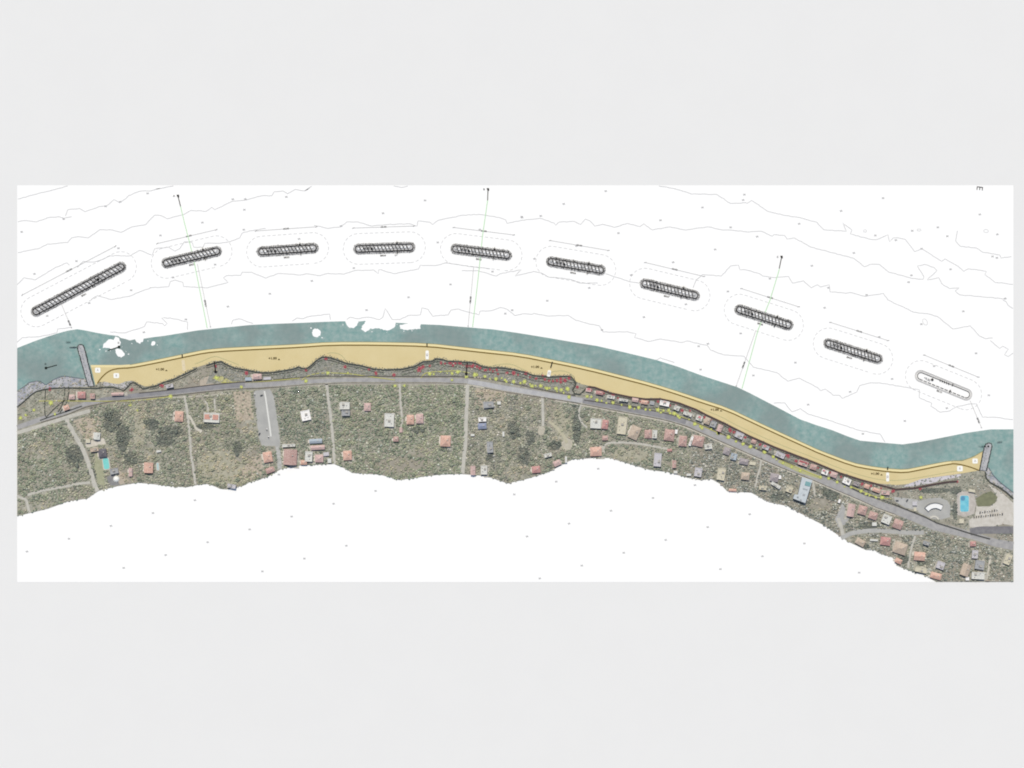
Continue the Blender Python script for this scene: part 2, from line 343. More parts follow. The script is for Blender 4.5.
area('field', [(610,446),(650,449),(652,468),(632,462),(612,457)], DRY, False)
for c, r in (((541,430.5),4.6), ((567,444),6.0)):
    q = MB(); q.poly(circ(*P(c), r, 18, .12), .2, .37); q.build('clearing', M('clearing_soil', (184,178,164), (198,193,178), scale=.3))['kind'] = 'structure'; free &= (xx-c[0])**2+(yy-c[1])**2 > r*r*.8
# the strip by the sea wall is thin scrub
GROVE_SHADE = M('grove_shade_floor', (104,107,102), (128,130,122), scale=.3, detail=5)  # dark grove ground; cast shade is painted in this colour too
for gi_, (a_, b_, c_, d_) in enumerate(DARK):
    e_ = [(a_+c_*math.cos(t)*random.uniform(.75, 1.1), b_+d_*math.sin(t)*random.uniform(.75, 1.1)) for t in [k*math.pi/6 for k in range(12)]]
    for i_, (u_, v_) in enumerate(e_):
        for _ in range(12):
            if LAND0[int(min(max(v_, 0), 767)), int(min(max(u_, 0), 1023))]: break
            u_, v_ = a_+(u_-a_)*.86, b_+(v_-b_)*.86-.6
        e_[i_] = (u_, v_-.5)
    q = MB(); q.poly(w(e_), .2, .304+.0011*gi_); q.build('grove_shade_floor', GROVE_SHADE)['kind'] = 'structure'; continue
    q = MB(); q.poly(smooth([(P((a_, b_))[0]+c_*math.cos(t)*random.uniform(.75, 1.1), P((a_, b_))[1]+d_*math.sin(t)*random.uniform(.75, 1.1)) for t in [k*math.pi/6 for k in range(12)]], 1, True), .2, .318); q.build('grove_shade_floor', GROVE_SHADE)['kind'] = 'structure'
BANK = M('bank_scrub_soil', (124,126,118), (168,166,158), scale=.5, detail=6)
bt = [(x, y+1.5) for x, y in sand_low[::-1] if 206 < x < 577]; bb = [(572,394.2),(545,389.8),(516,383.4),(490,378.6),(462,376),(440,376),(400,376),(330,375.4),(310,376),(285,378),(262,380),(240,381),(206,384)]
patch('bank', bt+bb, BANK, .334)
bt = [(x, y+1.5) for x, y in sand_low[::-1] if 588 < x < 880]; patch('bank', bt+[(878,499),(862,493),(850,487.4),(826,478.6),(808,470),(782,459.6),(755,448.6),(717,431.6),(688,419),(668,413),(647,409),(616,403.6),(590,399)], BANK, .334)
GROVE_DONE = 1
# ------------------------------------------------------------------ sea wall
WALLM = M('wall_charcoal', (78,82,78)); 
def toe_rocks(root, pts, dist):
    o_ = root.location; it = []
    for (ax, ay), (bx, by) in zip(pts, pts[1:]):
        L = math.hypot(bx-ax, by-ay); n = max(1, int(L/.9)); nx, ny = (by-ay)/L, -(bx-ax)/L
        for k in range(n):
            t = (k+random.random())/n; e = random.gauss(dist, .55); c = random.randint(96, 170); X_, Y_ = P((ax+(bx-ax)*t+nx*e, ay+(by-ay)*t+ny*e)); r = random.uniform(.3, .62)
            it.append((X_-o_[0], Y_-o_[1], .5, r, r, .35, (c, c+4, c+1)))
    lumps('toe_rocks', it, M('armour_rock', (70,74,76), attr=True), root)['kind'] = 'stuff'
def thing_ribbon(name, pts, wd, z1, mat, label, cat, z0=.2, it=0, group=None, closed=False):
    wp = w(pts); c = wp[len(wp)//2]
    q = MB(); q.ribbon(smooth(wp, it), wd, z0, z1, closed); o = q.build(name, mat, origin=(c[0], c[1], 0)); return tag(o, label, cat, group)
sw = [(x+.2, y+1.0) for x, y in sand_low[::-1]]

westw = [(95,388.4),(105,387.4),(113,387),(119,388.6),(123.6,390.8),(128,386.6),(131,383),(134,382.4),(139,385.6),(143,388.8),(146,388.4)]+[p for p in sw if 148 < p[0] < 205]
SWX = [p for p in sw if p[0] > 230]; mid = [p for p in sw if 204.9 <= p[0] < 575.5]; east = [p for p in sw if 587 < p[0] <= 890]
s1 = thing_ribbon('seawall', westw, 1.1, 1.2, WALLM, 'dark sea wall zigzagging from the western groyne along the beach to the first headland', 'sea wall')
s2 = thing_ribbon('seawall', mid, 1.1, 1.2, WALLM, 'long dark wavy sea wall along the middle of the beach, over three headlands', 'sea wall')
thing_ribbon('seawall', east+[(896,489.4),(915,488),(930,485),(946,482.2),(957,481.2)], 1.7, 1.2, M('wall_brown', (88,74,74)), 'thick dark brown sea wall behind the eastern, narrow half of the beach', 'sea wall')
toe_rocks(s1, westw, 1.3); toe_rocks(s2, mid, 1.3)
def wob(pts, d, a): return [(x+random.uniform(-a, a), y+d+random.uniform(-a, a)) for x, y in smooth(pts, 1)]
for seg, d_, wl, lab in (([p for p in sw if 150 < p[0] < 206], 2.2, .5, 'thin wavy dark line just inland of the zigzag western sea wall'), ([p for p in mid if p[0] < 400], 2.4, .5, 'thin wavy dark line inland of the middle sea wall, western half'), ([p for p in mid if p[0] > 395], 2.3, .7, 'thin wavy dark line inland of the middle sea wall, between the red symbols'),
        ([p for p in mid if p[0] > 395], 5.2, .45, 'second thin dark line inland of the middle sea wall, above the yellow symbols'), ([p for p in east if p[0] < 880], 2.3, .6, 'thin dark line between the eastern sea wall and the shore houses'), ([p for p in east if 600 < p[0] < 880], 8.6, .5, 'thin dark line along the road side of the shore houses')):
    thing_ribbon('boundary_line', wob(seg, d_, .3), wl, .8, WALLM, lab, 'line')
thing_ribbon('seawall', [(576,382),(575,386),(572.5,390),(574.6,393.6),(580,394.4),(584,390.6),(587.6,386.6)], 1.3, 1.2, WALLM, 'short dark hook-shaped wall where the middle and eastern sea walls meet', 'sea wall')
thing_ribbon('seawall', [(X0,407),(24,401.4),(31,395),(36,391.6),(43,389.6),(55,388),(69,387.8),(88,388.2),(95,388.2)], 1.0, 1.2, WALLM, 'dark wall behind the blue-grey rocks west of the western groyne', 'sea wall')
thing_ribbon('seawall', [(985.2,472),(986,478),(990,482.4),(998,486.6),(1006,492),(X1-.2,498.6)], 1.3, 1.2, WALLM, 'dark wall at the foot of the eastern groyne running to the sheet edge', 'sea wall')
thing_ribbon('shoreline_outline', rock_line_w, .7, .6, M('outline_blue', (100,112,124)), 'thin blue-grey outline around the rocks left of the western groyne', 'line')
thing_ribbon('shoreline_outline', east_coast[:4]+[(X1-.3,492.4)], .9, .6, M('outline_blue', (100,112,124)), 'thin blue-grey outline around the rocks right of the eastern groyne', 'line')
BROWNL = M('outline_brown', (96,92,90))
thing_ribbon('boundary_line', [(139,393),(160,391),(178,389),(206,385.4),(232,382.6),(258,381.2),(285,378.6),(310,376.5),(330,375.8),(400,376.4),(440,376.4),(462,376.4),(490,379),(516,384),(545,390.5),(575,395.4)], .8, .75, BROWNL, 'thin dark kerb line on the sea side of the road, western half', 'kerb', it=1)
thing_ribbon('boundary_line', [(584,400),(616,404.4),(647.5,409.6),(668,413.6),(688,419.6),(700,424),(718,432),(745,443.6),(770,455),(795,465.6)], .8, .75, BROWNL, 'thin dark kerb line on the sea side of the road, below the shore houses', 'kerb', it=1)
thing_ribbon('boundary_line', [(850,487.6),(866,495),(884,500.4),(897,505.6),(910,511),(925,517),(937,523),(955,528.6),(972,534),(990,539)], 1.2, .8, M('outline_dark', (84,84,82)), 'dark hedge-like line between the grey parking lots and the wide eastern road', 'boundary')
thing_ribbon('boundary_line', offset(main[1:16], 3.1), .45, .75, BROWNL, 'thin dark kerb line on the land side of the road, western half', 'kerb')
thing_ribbon('boundary_line', offset(main[16:33], 3.7), .45, .75, BROWNL, 'thin dark kerb line on the land side of the road, eastern half', 'kerb')
for pts, lab in (([(45.6,389),(45,400),(44.6,414),(47,418)], 'thin dark upright line left of the red symbol by the western rocks'),
                 ([(65,389),(64.4,398),(62,406),(58,412)], 'left one of the two dark curved lines below the western rocks'),
                 ([(69,388.6),(68.6,396),(66,404),(60,412.6)], 'right one of the two dark curved lines below the western rocks'),
                 ([(40,420.4),(52,416),(66,411.6),(82,406)], 'dark line on the sea side of the road, far western end'),
                 ([(47,416.4),(54,409),(62,402),(66,400)], 'dark slanting ramp line beside the yellow symbol in the far west')):
    thing_ribbon('boundary_line', pts, .9, .7, WALLM, lab, 'line', it=1)
YEL = M('yellow_paint', (192,197,116)); YEL2 = M('yellow_line_paint', (192,190,112)); RED = M('red_paint', (176,98,104)); 
for pts, lab in (([(38,401),(60,400.8),(90,401.2),(120,401),(138,400.6),(155,398.6),(170,396.6)], 'yellow line beside the road in the west, with yellow symbols on it'),
                 ([(222,382.4),(245,382),(262,381.4),(285,379.6),(300,378)], 'yellow line under the pink roofs left of the big grey parking lot'),
                 ([(302,380),(309,375),(322,372.6),(348,373.4),(368,376.4),(395,380)], 'yellow arc below the pointed headland'),
                 ([(421,378),(424,373.6),(430,372),(445,371.2),(457,370.6),(470,373)], 'yellow arc below the headland by the middle white tag'),
                 ([(655,408.4),(667,411),(680,416),(696,423),(718,433),(728,436)], 'yellow line between the shore houses and the road'),
                 ([(781,460),(800,468.8),(822,478)], 'yellow-green strip between the eastern shore houses and the road'),
                 ([(852,487),(864,492),(878,497.8),(892,499)], 'orange-yellow line under the last shore houses in the east')):
    thing_ribbon('yellow_line', pts, .75, .7, YEL2, lab, 'line', it=1)
patch('verge', [(779,459.6),(800,468),(822,476.6),(821,479.4),(800,473),(778,462.4)], M('verge_green', (174,176,132), (188,186,146), scale=.3), .36)
patch('verge', [(212,378),(222,376),(232,381.6),(222,383)], M('verge_yellow', (184,180,130), (196,192,140), scale=.3), .37)

# ------------------------------------------------------------------ groynes
def groyne(outline, label):
    wp = w(outline); cx = sum(p[0] for p in wp)/len(wp); cy = sum(p[1] for p in wp)/len(wp)
    root = empty('groyne', (cx, cy, 0), label=label, cat='groyne')
    q = MB(); q.poly([(x-cx, y-cy) for x, y in wp], .1, 1.5); q.build('crest', M('groyne_crest', (166,168,174), (192,192,194), scale=.35, detail=6), root, local=True)
    it = []
    n = len(wp)
    for i in range(n):
        a, b = wp[i], wp[(i+1) % n]; L = math.hypot(b[0]-a[0], b[1]-a[1])
        if i == n-1: continue
        for k in range(int(L/.7)+1):
            t = k*.7/L
            if t > 1: break
            c = random.randint(48, 92)
            it.append((a[0]+(b[0]-a[0])*t-cx+random.uniform(-.2, .2), a[1]+(b[1]-a[1])*t-cy+random.uniform(-.2, .2), 1.2, random.uniform(.5, .78), random.uniform(.5, .78), .8, (c, c+4, c+5)))
    lumps('armour', it, M('armour_rock', (70,74,76), attr=True), root)
    it = []
    x0, x1 = min(p[0] for p in wp), max(p[0] for p in wp)
    for k in range(26):
        i0 = k/26; a = ((wp[0][0]*(1-i0)+wp[len(wp)//2-1][0]*i0), (wp[0][1]*(1-i0)+wp[len(wp)//2-1][1]*i0)); b = ((wp[-1][0]*(1-i0)+wp[len(wp)//2][0]*i0), (wp[-1][1]*(1-i0)+wp[len(wp)//2][1]*i0))
        t = random.uniform(.25, .75); c = random.choice([150, 160, 186, 205])
        it.append((a[0]*(1-t)+b[0]*t-cx, a[1]*(1-t)+b[1]*t-cy, 1.55, .6, .5, .35, (c, c, c+2)))
    for b_i in it: lumps('crest_rock', [b_i], M('armour_rock', (70,74,76), attr=True), root)
    return root
g1 = groyne([(88.4,386),(77.6,348),(78.4,345.6),(80.4,344.6),(82.8,345),(84.2,347),(94,386)], 'long slanting grey rock groyne at the western end of the beach')
g2 = groyne([(979.4,470),(984.2,446.6),(986,443.8),(988.6,442.8),(991,443.8),(991.6,446.6),(986.2,470.4)], 'slanting pale rock groyne at the eastern end of the beach')
def rel(root, p): a = P(p); return (a[0]-root.location[0], a[1]-root.location[1])
for g_, p, s, r in ((g1,(68.6,342.2),'GR01',0),(g1,(73,347.3),'+1.00',0),(g2,(980.6,446.4),'+1.00',0),(g2,(999.4,442),'GR02',.1)):
    q = rel(g_, p); text('lettering', s, q[0], q[1], 2.1, M('charcoal_ink', (64,72,76)), g_, 1.7, r)
q = MB(); a = rel(g1, (69.6,347.4)); b = rel(g1, (79,347)); q.ribbon([a, b], .5, 1.5, 1.66); q.build('leader_line', INK, g1, local=True)
for dx in (984.6, 988): 
    q = MB(); a = rel(g2, (dx, 446.3)); q.poly(circ(*a, 1.0, 10), 1.5, 1.8); q.build('leader_dot', INK, g2, local=True)

# ------------------------------------------------------------------ breakwaters
def stadium(L, r, n=10):
    o = [(L/2+r*math.cos(t), r*math.sin(t)) for t in [(-math.pi/2+math.pi*i/n) for i in range(n+1)]]
    return o+[(-x, -y) for x, y in o]
def walk(pts, step):
    pts = pts+[pts[0]]; out = []; t = 0
    for a, b in zip(pts, pts[1:]):
        L = math.hypot(b[0]-a[0], b[1]-a[1])
        while t < L:
            out.append((a[0]+(b[0]-a[0])*t/L, a[1]+(b[1]-a[1])*t/L)); t += step
        t -= L
    return out
ROCKA = M('armour_rock', (70,74,76), attr=True)
def breakwater(a, b, name, dim, label, dimoff, txt, rough=True):
    (ax, ay), (bx, by) = P(a), P(b); L = math.hypot(bx-ax, by-ay); ang = math.atan2(by-ay, bx-ax)
    root = empty('breakwater', ((ax+bx)/2, (ay+by)/2, 0), ang, label=label, cat='breakwater', group='detached breakwaters parallel to the shore')
    if rough:
        q = MB(); q.poly(stadium(L, 5.2), 0, .35); q.build('toe', M('toe_gravel', (190,190,192), (222,222,222), scale=.9), root)
        q = MB(); q.poly(stadium(L, 2.9), .2, .9); q.build('core', M('core_grey', (176,176,178), (206,206,208), scale=.8), root)
        it = []
        for r, st, rad, lo, hi in ((5.15,1.15,.45,120,190), (4.3,1.1,.5,80,215), (3.3,.9,.42,30,86)):
            for x, y in walk(stadium(L, r), st):
                c = random.randint(lo, hi) if r < 3.5 else (random.randint(28, 80) if random.random() < .5 else random.randint(160, 240))
                it.append((x+random.uniform(-.22, .22), y+random.uniform(-.2, .2), .5+(5-r)*.3, rad*random.uniform(.7, 1.1), rad*random.uniform(.7, 1.1), .5, (c, c, c+2)))
        lumps('armour', it, ROCKA, root, jit=.3)
        q = MB(); q.ribbon(stadium(L, 3.05, 10), .8, .8, 1.25, True); q.build('crest_edge', M('crest_edge_black', (34,34,36)), root)
        it = []
        k = -L/2; i = 0
        while k < L/2+.5:
            if not (-L/2+4 < k < -L/2+14 and rough != 2): it.append((k, random.uniform(-.3, .3), 1.2, 1.3, 1.2, .5, (262,262,262) if random.random() < .75 else (205,205,205)))
            k += 3.6 if L < 80 else 3.9
        for b_i in it: lumps('crest_block', [b_i], ROCKA, root, jit=.15)
        q = MB(); k = -L/2+1.8
        while k < L/2:
            q.ribbon([(k-1.3, 2.6), (k+1.3, -2.6)], .7, .8, 1.4); k += 3.6 if L < 80 else 3.9
        q.build('crest_joint', M('joint_grey', (46,46,48)), root)
        if rough != 2:
            text('crest_level', '+0.50', -L/2+7.5, .2, 3.0, INK, root, 1.75, 0, 1.0, .05)
            q = MB(); q.poly(circ(-L/2+13.2, -.4, 1.25, 10), .8, 1.8); q.build('level_mark', INK, root)
            q = MB(); q.poly([(L/4-1.2, 5.2), (L/4+.9, 5.2), (L/4, 3.2)], .8, 1.7); q.ribbon([(L/4, 6.5), (L/4, 4)], .4, .2, 1.6); q.ribbon([(L/4, -6.3), (L/4, -3.6)], .6, .2, 1.6); q.build('section_tick', INK, root)
        else:
            q = MB(); q.poly(circ(22, -.3, 1.3, 10), .8, 1.8); q.build('level_mark', INK, root); text('crest_level', '+0.50', 17, -.6, 2.6, INK, root, 1.75, 0, 1, .05)
    else:
        q = MB(); q.ribbon(stadium(L, 5.7, 12), .45, 0, .4, True); q.ribbon(stadium(L, 4.8, 12), .35, 0, .4, True); q.build('toe', M('thin_ink', (176,176,178)), root)
        q = MB(); q.ribbon(stadium(L, 3.4, 12)[:13], .75, 0, .6)
        pts = stadium(L, 3.4, 12); q.ribbon(pts[12:], .75, 0, .6)
        for d in dashes([pts[-1], pts[0]], 3.4, 1.1): q.ribbon(d, .7, 0, .6)
        q.build('crest', M('crest_ink', (104,104,106)), root)
        text('crest_level', '+0.50', -L/2+7, -.6, 3.0, M('crest_text_ink', (70,70,72)), root, .7, -.1)
        q = MB(); q.poly(circ(-L/2+12, .8, 1.4, 8), 0, .7)
        for k in range(5): q.ribbon([(-L/2+19+k*2.3, 4), (-L/2+20+k*2.3, 2.2)], .9, 0, .7)
        q.ribbon([(L/4-4, 5), (L/4-4, 2.4)], .8, 0, .7); q.ribbon([(L/4-4, -4.6), (L/4-4, -1.8)], 1.1, 0, .7); q.build('section_tick', M('crest_text_ink', (70,70,72)), root)
    for d in dashes(stadium(L, 15.4, 14), 3.2, 2.1, True):
        q = MB(); q.ribbon(d, .42, 0, .12); q.build('outline_dash', FAINT2, root)
    q = MB(); hl = L/2+4.6; q.ribbon([(-hl, dimoff), (hl, dimoff)], .42, 0, .16)
    for s in (-1, 1): q.ribbon([(s*hl-1.2, dimoff-.4), (s*hl+1.2, dimoff+.4)], .8, 0, .18)
    d = q.build('dimension_line', DIM, root)
    text('number', dim, txt, dimoff+.1, 2.3, M('text_ink', (60,60,62)), d, .2, 0, 1.15, .05)
    text('name_lettering', name, -1.5 if L < 80 else 2, -7.6, 2.4, M('text_ink', (60,60,62)), root, .2, 0, 1.1, .06)
    return root
BW = [((36.2,311.4),(121,267),'BR01','100.00','long slanting dark breakwater, the first from the west and much the longest',21,0,2),
 ((166.6,262.9),(216.6,251.2),'BR02','60.00','dark breakwater crossed by the western green section line',21,2,1),
 ((262,251.6),(313.2,248.0),'BR03','60.00','dark breakwater, third from the west, with no section line',21,0,1),
 ((358.6,248.9),(410,247.2),'BR04','60.00','almost level dark breakwater at the top of the arc, fourth from the west',21,0,1),
 ((455.8,248.9),(506.6,255.2),'BR05','60.00','dark breakwater crossed by the middle green section line',21,0,1),
 ((551.2,261.6),(600.4,270),'BR06','60.00','dark breakwater just east of the middle green line, sixth from the west',20.6,0,1),
 ((645,283.6),(694.6,295.4),'BR07','60.00','dark breakwater, seventh from the west, between the middle and eastern green lines',20.6,0,1),
 ((739.6,309.6),(788,325),'BR08','60.00','dark breakwater crossed by the eastern green section line',20.6,0,1),
 ((828.6,343.4),(877.4,358.8),'BR09','60.00','tilted dark breakwater next to the hollow outline one',20.6,0,1),
 ((920.8,375.9),(966.2,394.4),'BR10','60.00','hollow pale breakwater drawn only in outline, the easternmost',20.6,0,0)]
for a, b, n, d, lab, do, tx, rg in BW: breakwater(a, b, n, d, lab, do, tx, rg)

# ------------------------------------------------------------------ contour lines and survey marks on the sheet
C = [Z(10,180,6.4,[(50,122),(150,95),(270,65),(370,38)]),
 Z(10,180,6.4,[(50,268),(90,260),(170,268),(240,242),(310,235),(345,245),(395,235)]),
 Z(10,180,6.4,[(355,230),(370,190),(445,182),(480,203),(570,170),(620,165),(665,125),(700,145),(740,120),(760,100),(830,72),(900,70),(960,54)])+Z(150,180,6.4,[(40,58),(90,50),(150,38)]),
 Z(10,180,6.4,[(50,465),(180,440),(240,410),(370,400),(395,370),(440,362),(500,370),(575,318),(640,318),(710,335),(780,300),(870,285)])+Z(150,180,6.4,[(30,225),(70,228),(110,248),(180,230),(215,222),(260,195),(360,200),(395,175),(415,190),(530,135),(600,130),(720,100),(780,100),(795,75),(850,70),(880,88),(930,60),(990,70),(1024,50)])+Z(300,180,6.4,[(30,70),(75,40)]),
 Z(300,180,6.4,[(600,38),(650,48),(690,38)]),
 Z(10,180,6.4,[(45,670),(90,625),(160,640),(290,560),(365,530),(380,545)]),
 Z(10,180,6.4,[(430,560),(470,520),(510,525),(540,525),(600,505),(640,485),(770,485),(830,450),(910,480)])+Z(150,180,6.4,[(30,440),(120,430),(160,455),(190,440),(220,395),(270,400),(280,430),(340,430),(350,405),(430,405),(510,395),(575,370),(590,340),(640,325),(740,310)]),
 Z(300,180,6.4,[(90,290),(180,310),(260,300),(300,268),(370,268),(460,295),(560,285),(700,280),(750,295),(755,262),(830,270),(850,285),(880,260)])+Z(440,180,6.4,[(0,255),(150,225),(250,220),(380,240),(420,255),(430,278),(520,258),(640,245),(730,275),(740,290),(760,270),(860,265),(900,285),(930,250)])+Z(590,180,6.4,[(0,262),(30,295),(80,283),(155,303),(240,278),(320,298),(345,280),(400,320),(510,300),(610,320),(760,300),(850,320)])+Z(730,180,6.4,[(0,320),(120,333),(200,328),(270,360),(280,350),(350,355),(365,378),(410,370),(520,430),(790,500),(860,555)])+Z(870,180,6.4,[(0,540),(60,540),(90,565),(120,590),(200,610),(270,630),(340,635),(345,620),(303,550),(350,540),(410,560),(428,580),(365,640),(440,625),(460,665),(510,695),(570,690),(545,710),(575,735),(700,745),(870,762)]),
 Z(590,180,6.4,[(440,38),(540,55),(650,90),(810,92),(900,150),(1000,146)])+Z(730,180,6.4,[(110,150),(140,130),(240,200),(340,225),(430,238),(555,270),(600,318),(745,328),(722,275),(780,320),(770,345),(890,378)])+Z(870,180,6.4,[(40,382),(115,350),(125,395),(150,370),(180,370),(225,380),(285,458),(330,440),(460,520),(480,505),(560,550),(600,585),(630,568),(745,585),(735,605),(800,655),(915,668)]),
 Z(870,180,6.4,[(560,325),(548,390),(580,425),(680,435),(720,462),(830,480),(840,500),(905,490)]),
 Z(590,180,6.4,[(100,600),(250,650),(315,660)]),
 Z(590,180,6.4,[(660,690),(680,640),(720,605),(840,615),(900,550),(950,545),(960,575)])+Z(730,180,6.4,[(100,575),(190,600),(210,615),(290,625),(375,618),(400,660),(470,645),(520,690),(560,670),(580,685),(635,670),(640,715),(740,725),(770,720),(870,745),(980,725)])+Z(870,300,6.4,[(115,0),(190,35),(280,78),(370,88),(430,105),(530,185),(640,165),(700,230),(740,248),(785,243)]),
 Z(870,300,6.4,[(770,260),(830,310),(850,295),(885,315),(860,350),(885,362),(916,340)]),
 Z(870,300,6.4,[(850,0),(870,10),(885,35),(915,55)]),
 Z(10,180,6.4,[(520,765),(560,740),(650,765),(760,745),(900,690)])+Z(150,180,6.4,[(0,690),(120,683),(130,650),(160,640),(210,655),(215,682),(370,690),(500,655),(470,625),(490,612),(580,610),(590,590),(650,590),(740,628),(820,598)])+Z(300,180,6.4,[(0,608),(40,600),(130,612),(180,598),(280,603),(350,580),(470,575),(500,600),(505,572),(600,600),(760,568),(770,545),(860,548),(940,530)])+Z(440,180,6.4,[(40,530),(200,555),(320,568)]),
 Z(440,180,6.4,[(140,580),(240,580),(360,615),(385,600),(520,575),(480,615),(600,585),(650,595),(690,620),(830,635),(900,660),(1010,660)]),
 Z(10,300,6.4,[(45,270),(80,240),(190,235),(300,210),(305,185),(390,175)]),
 Z(10,300,6.4,[(640,205),(740,210),(860,170),(875,140),(975,150),(990,165),(1005,150),(970,115)])+Z(150,300,6.4,[(130,115),(240,140),(240,190)]),
 Z(150,300,6.4,[(520,155),(530,130),(570,120),(660,150)]),
 Z(150,300,6.4,[(910,135),(940,115),(980,120)])+Z(300,300,6.4,[(60,105),(190,90),(195,125)]),
 Z(300,300,6.4,[(300,125),(320,110),(360,120),(440,110),(510,125),(530,110),(545,55),(560,75),(590,125),(640,125),(690,100),(770,95),(780,50),(820,60),(850,105),(940,95)])+Z(440,300,6.4,[(50,98),(70,65),(120,58),(170,75),(250,95),(255,72),(330,68),(385,48),(430,60),(480,100),(530,88),(590,92),(600,85),(700,103),(820,98),(870,130),(960,155)])+Z(590,300,6.4,[(0,155),(60,165),(85,205),(240,203),(295,215),(285,240),(370,265),(450,250),(590,272),(620,262),(720,285),(750,290),(770,320),(860,352)])+Z(730,300,6.4,[(90,360),(150,430),(300,465),(370,520),(440,500),(560,560),(580,580),(610,570),(660,610),(700,610),(720,630),(810,590),(830,548),(900,530)])+Z(870,300,6.4,[(60,530),(180,550),(315,575),(315,625),(395,660),(390,680),(450,718),(510,710),(560,680),(640,665),(680,665),(720,750),(790,750),(915,765)]),
 Z(730,300,6.4,[(280,660),(350,658),(395,715),(450,695),(500,730),(620,765)])+Z(870,400,6.4,[(0,108-0*1),(14,0+120)])[:1],
 Z(590,300,6.4,[(425,385),(450,370),(540,400)])]
C[-2] = C[-2][:-1]+[(840,424),(858,430),(880,434),(885,442)]
LINEM = M('contour_ink', (198,198,200))
for k, pts in enumerate(C):
    q = MB(); pp = []
    for a_, b_ in zip(pts, pts[1:]):
        L_ = math.hypot(b_[0]-a_[0], b_[1]-a_[1]); n_ = max(1, int(L_/2.6))
        for i in range(n_):
            t_ = i/n_; j_ = 0 if i == 0 else .32
            pp.append((a_[0]+(b_[0]-a_[0])*t_+random.uniform(-j_, j_)*.5, a_[1]+(b_[1]-a_[1])*t_+random.uniform(-j_, j_)))
    pp.append(pts[-1])
    q.ribbon(w(pp), .62, 0, .06+.004*(k % 4)); o = q.build('contour_line', LINEM, sheet)
# small closed loops
for cx, cy, rx, ry, r in ((925,322,2.2,3.4,-.5), (865,231,1.6,1.2,0), (986,231,2.4,1.6,.1), (919,230,2,1,0)):
    q = MB(); e = [(cx+rx*math.cos(t)*math.cos(r)-ry*math.sin(t)*math.sin(r), cy+rx*math.cos(t)*math.sin(r)+ry*math.sin(t)*math.cos(r)) for t in [i*math.pi/6 for i in range(12)]]
    q.ribbon(w(e), .45, 0, .07, True); q.build('contour_line', LINEM, sheet)
seam = inside(sea) | inside(land)
marks = []
for i in range(-12, 30):
    for j in range(-12, 14):
        x = 21.7+41.98*i+12.75*j; y = 231.9-12.83*i+42.0*j
        if not (X0+3 < x < X1-3 and Y0+3 < y < Y1-2): continue
        if 388 < x < 508 and y > 470: continue
        if seam[int(y), int(x)] or seam[min(767, int(y)+2), int(x)]: continue
        marks.append((x, y))
extra = Z(10,180,6.4,[(705,140)])+Z(150,180,6.4,[(530,123),(610,122),(600,318)])+Z(440,180,6.4,[(645,230),(525,240)])+Z(590,180,6.4,[(900,303),(980,128)])+Z(730,180,6.4,[(630,690),(930,355)])+Z(870,180,6.4,[(270,325),(330,440),(495,360),(815,348),(812,498),(265,610)])+Z(590,300,6.4,[(755,280),(708,445)])+Z(440,300,6.4,[(462,65)])
for k, (x, y) in enumerate(marks+extra):
    pass
def mark(q, x, y):
    a = random.uniform(-.3, .3)
    for t in (.5+a, 2.2+a):
        dx, dy = 1.45*math.cos(t), 1.1*math.sin(t); q.ribbon(w([(x-dx, y-dy), (x+dx, y+dy)]), .75, 0, .09+.01*(t > 1))
MARKM = M('mark_ink', (182,182,184))
am = marks+extra
for x, y in am[:95]:
    q = MB(); mark(q, x, y); q.build('survey_mark', MARKM, sheet)
q = MB()
for x, y in am[95:]: mark(q, x, y)
q.build('survey_marks', MARKM, sheet)['kind'] = 'stuff'
q = rel(sheet, (979.4,188.2)); text('edge_lettering', 'E', q[0], q[1], 9, M('grey_text_ink', (70,70,72)), sheet, .12, math.radians(-97), 1, .02)
# blank spots in the printed sea
for pts in ([(102.5,348),(104,344),(108.7,339.6),(111,339.4),(113.7,340.2),(116,336.2),(118.5,337.6),(120.6,342.5),(120,346),(117,347.8),(112,348.8),(108,347.8)],
            [(115.6,350),(117,348.6),(121,349.6),(125,353.6),(124.6,355.6),(121,357.4),(117.6,356),(115.6,353)], [(151,344.6),(151.6,341.8),(154,340.8),(155.4,342.6),(154.6,345),(152.6,346)], circ(316.4,332.8,4.4,10,.04), [(136,338),(144,337.4),(142.6,341.6),(140,343.6),(137,342)], [(345.6,320),(359,320),(357,325),(354,328),(349,327.6),(347,325)], [(361,329),(364,325),(366,320),(396,321),(395,327),(389,330.4),(384,330),(378,328),(370,329),(366,332)], [(399.6,325),(409,323.6),(420.6,324.6),(420.4,328.6),(407,330),(400.4,329)],
  *[circ(x_, y_, random.uniform(.4, .9), 6, .2) for x_, y_ in ((100,349.6),(106,351),(110.6,350.6),(122,346.8),(126,351.4),(128.6,354),(148,341),(157,345),(132,343.6),(322,337.6),(311,328),(372,331.6),(387,332.2),(404,331.2),(343,324.6),(412,330.6),(397,324.8))]):
    q = MB(); q.poly(w(ragged(pts, .4)), .1, .22); q.build('blank_spot', WHITE, sheet)

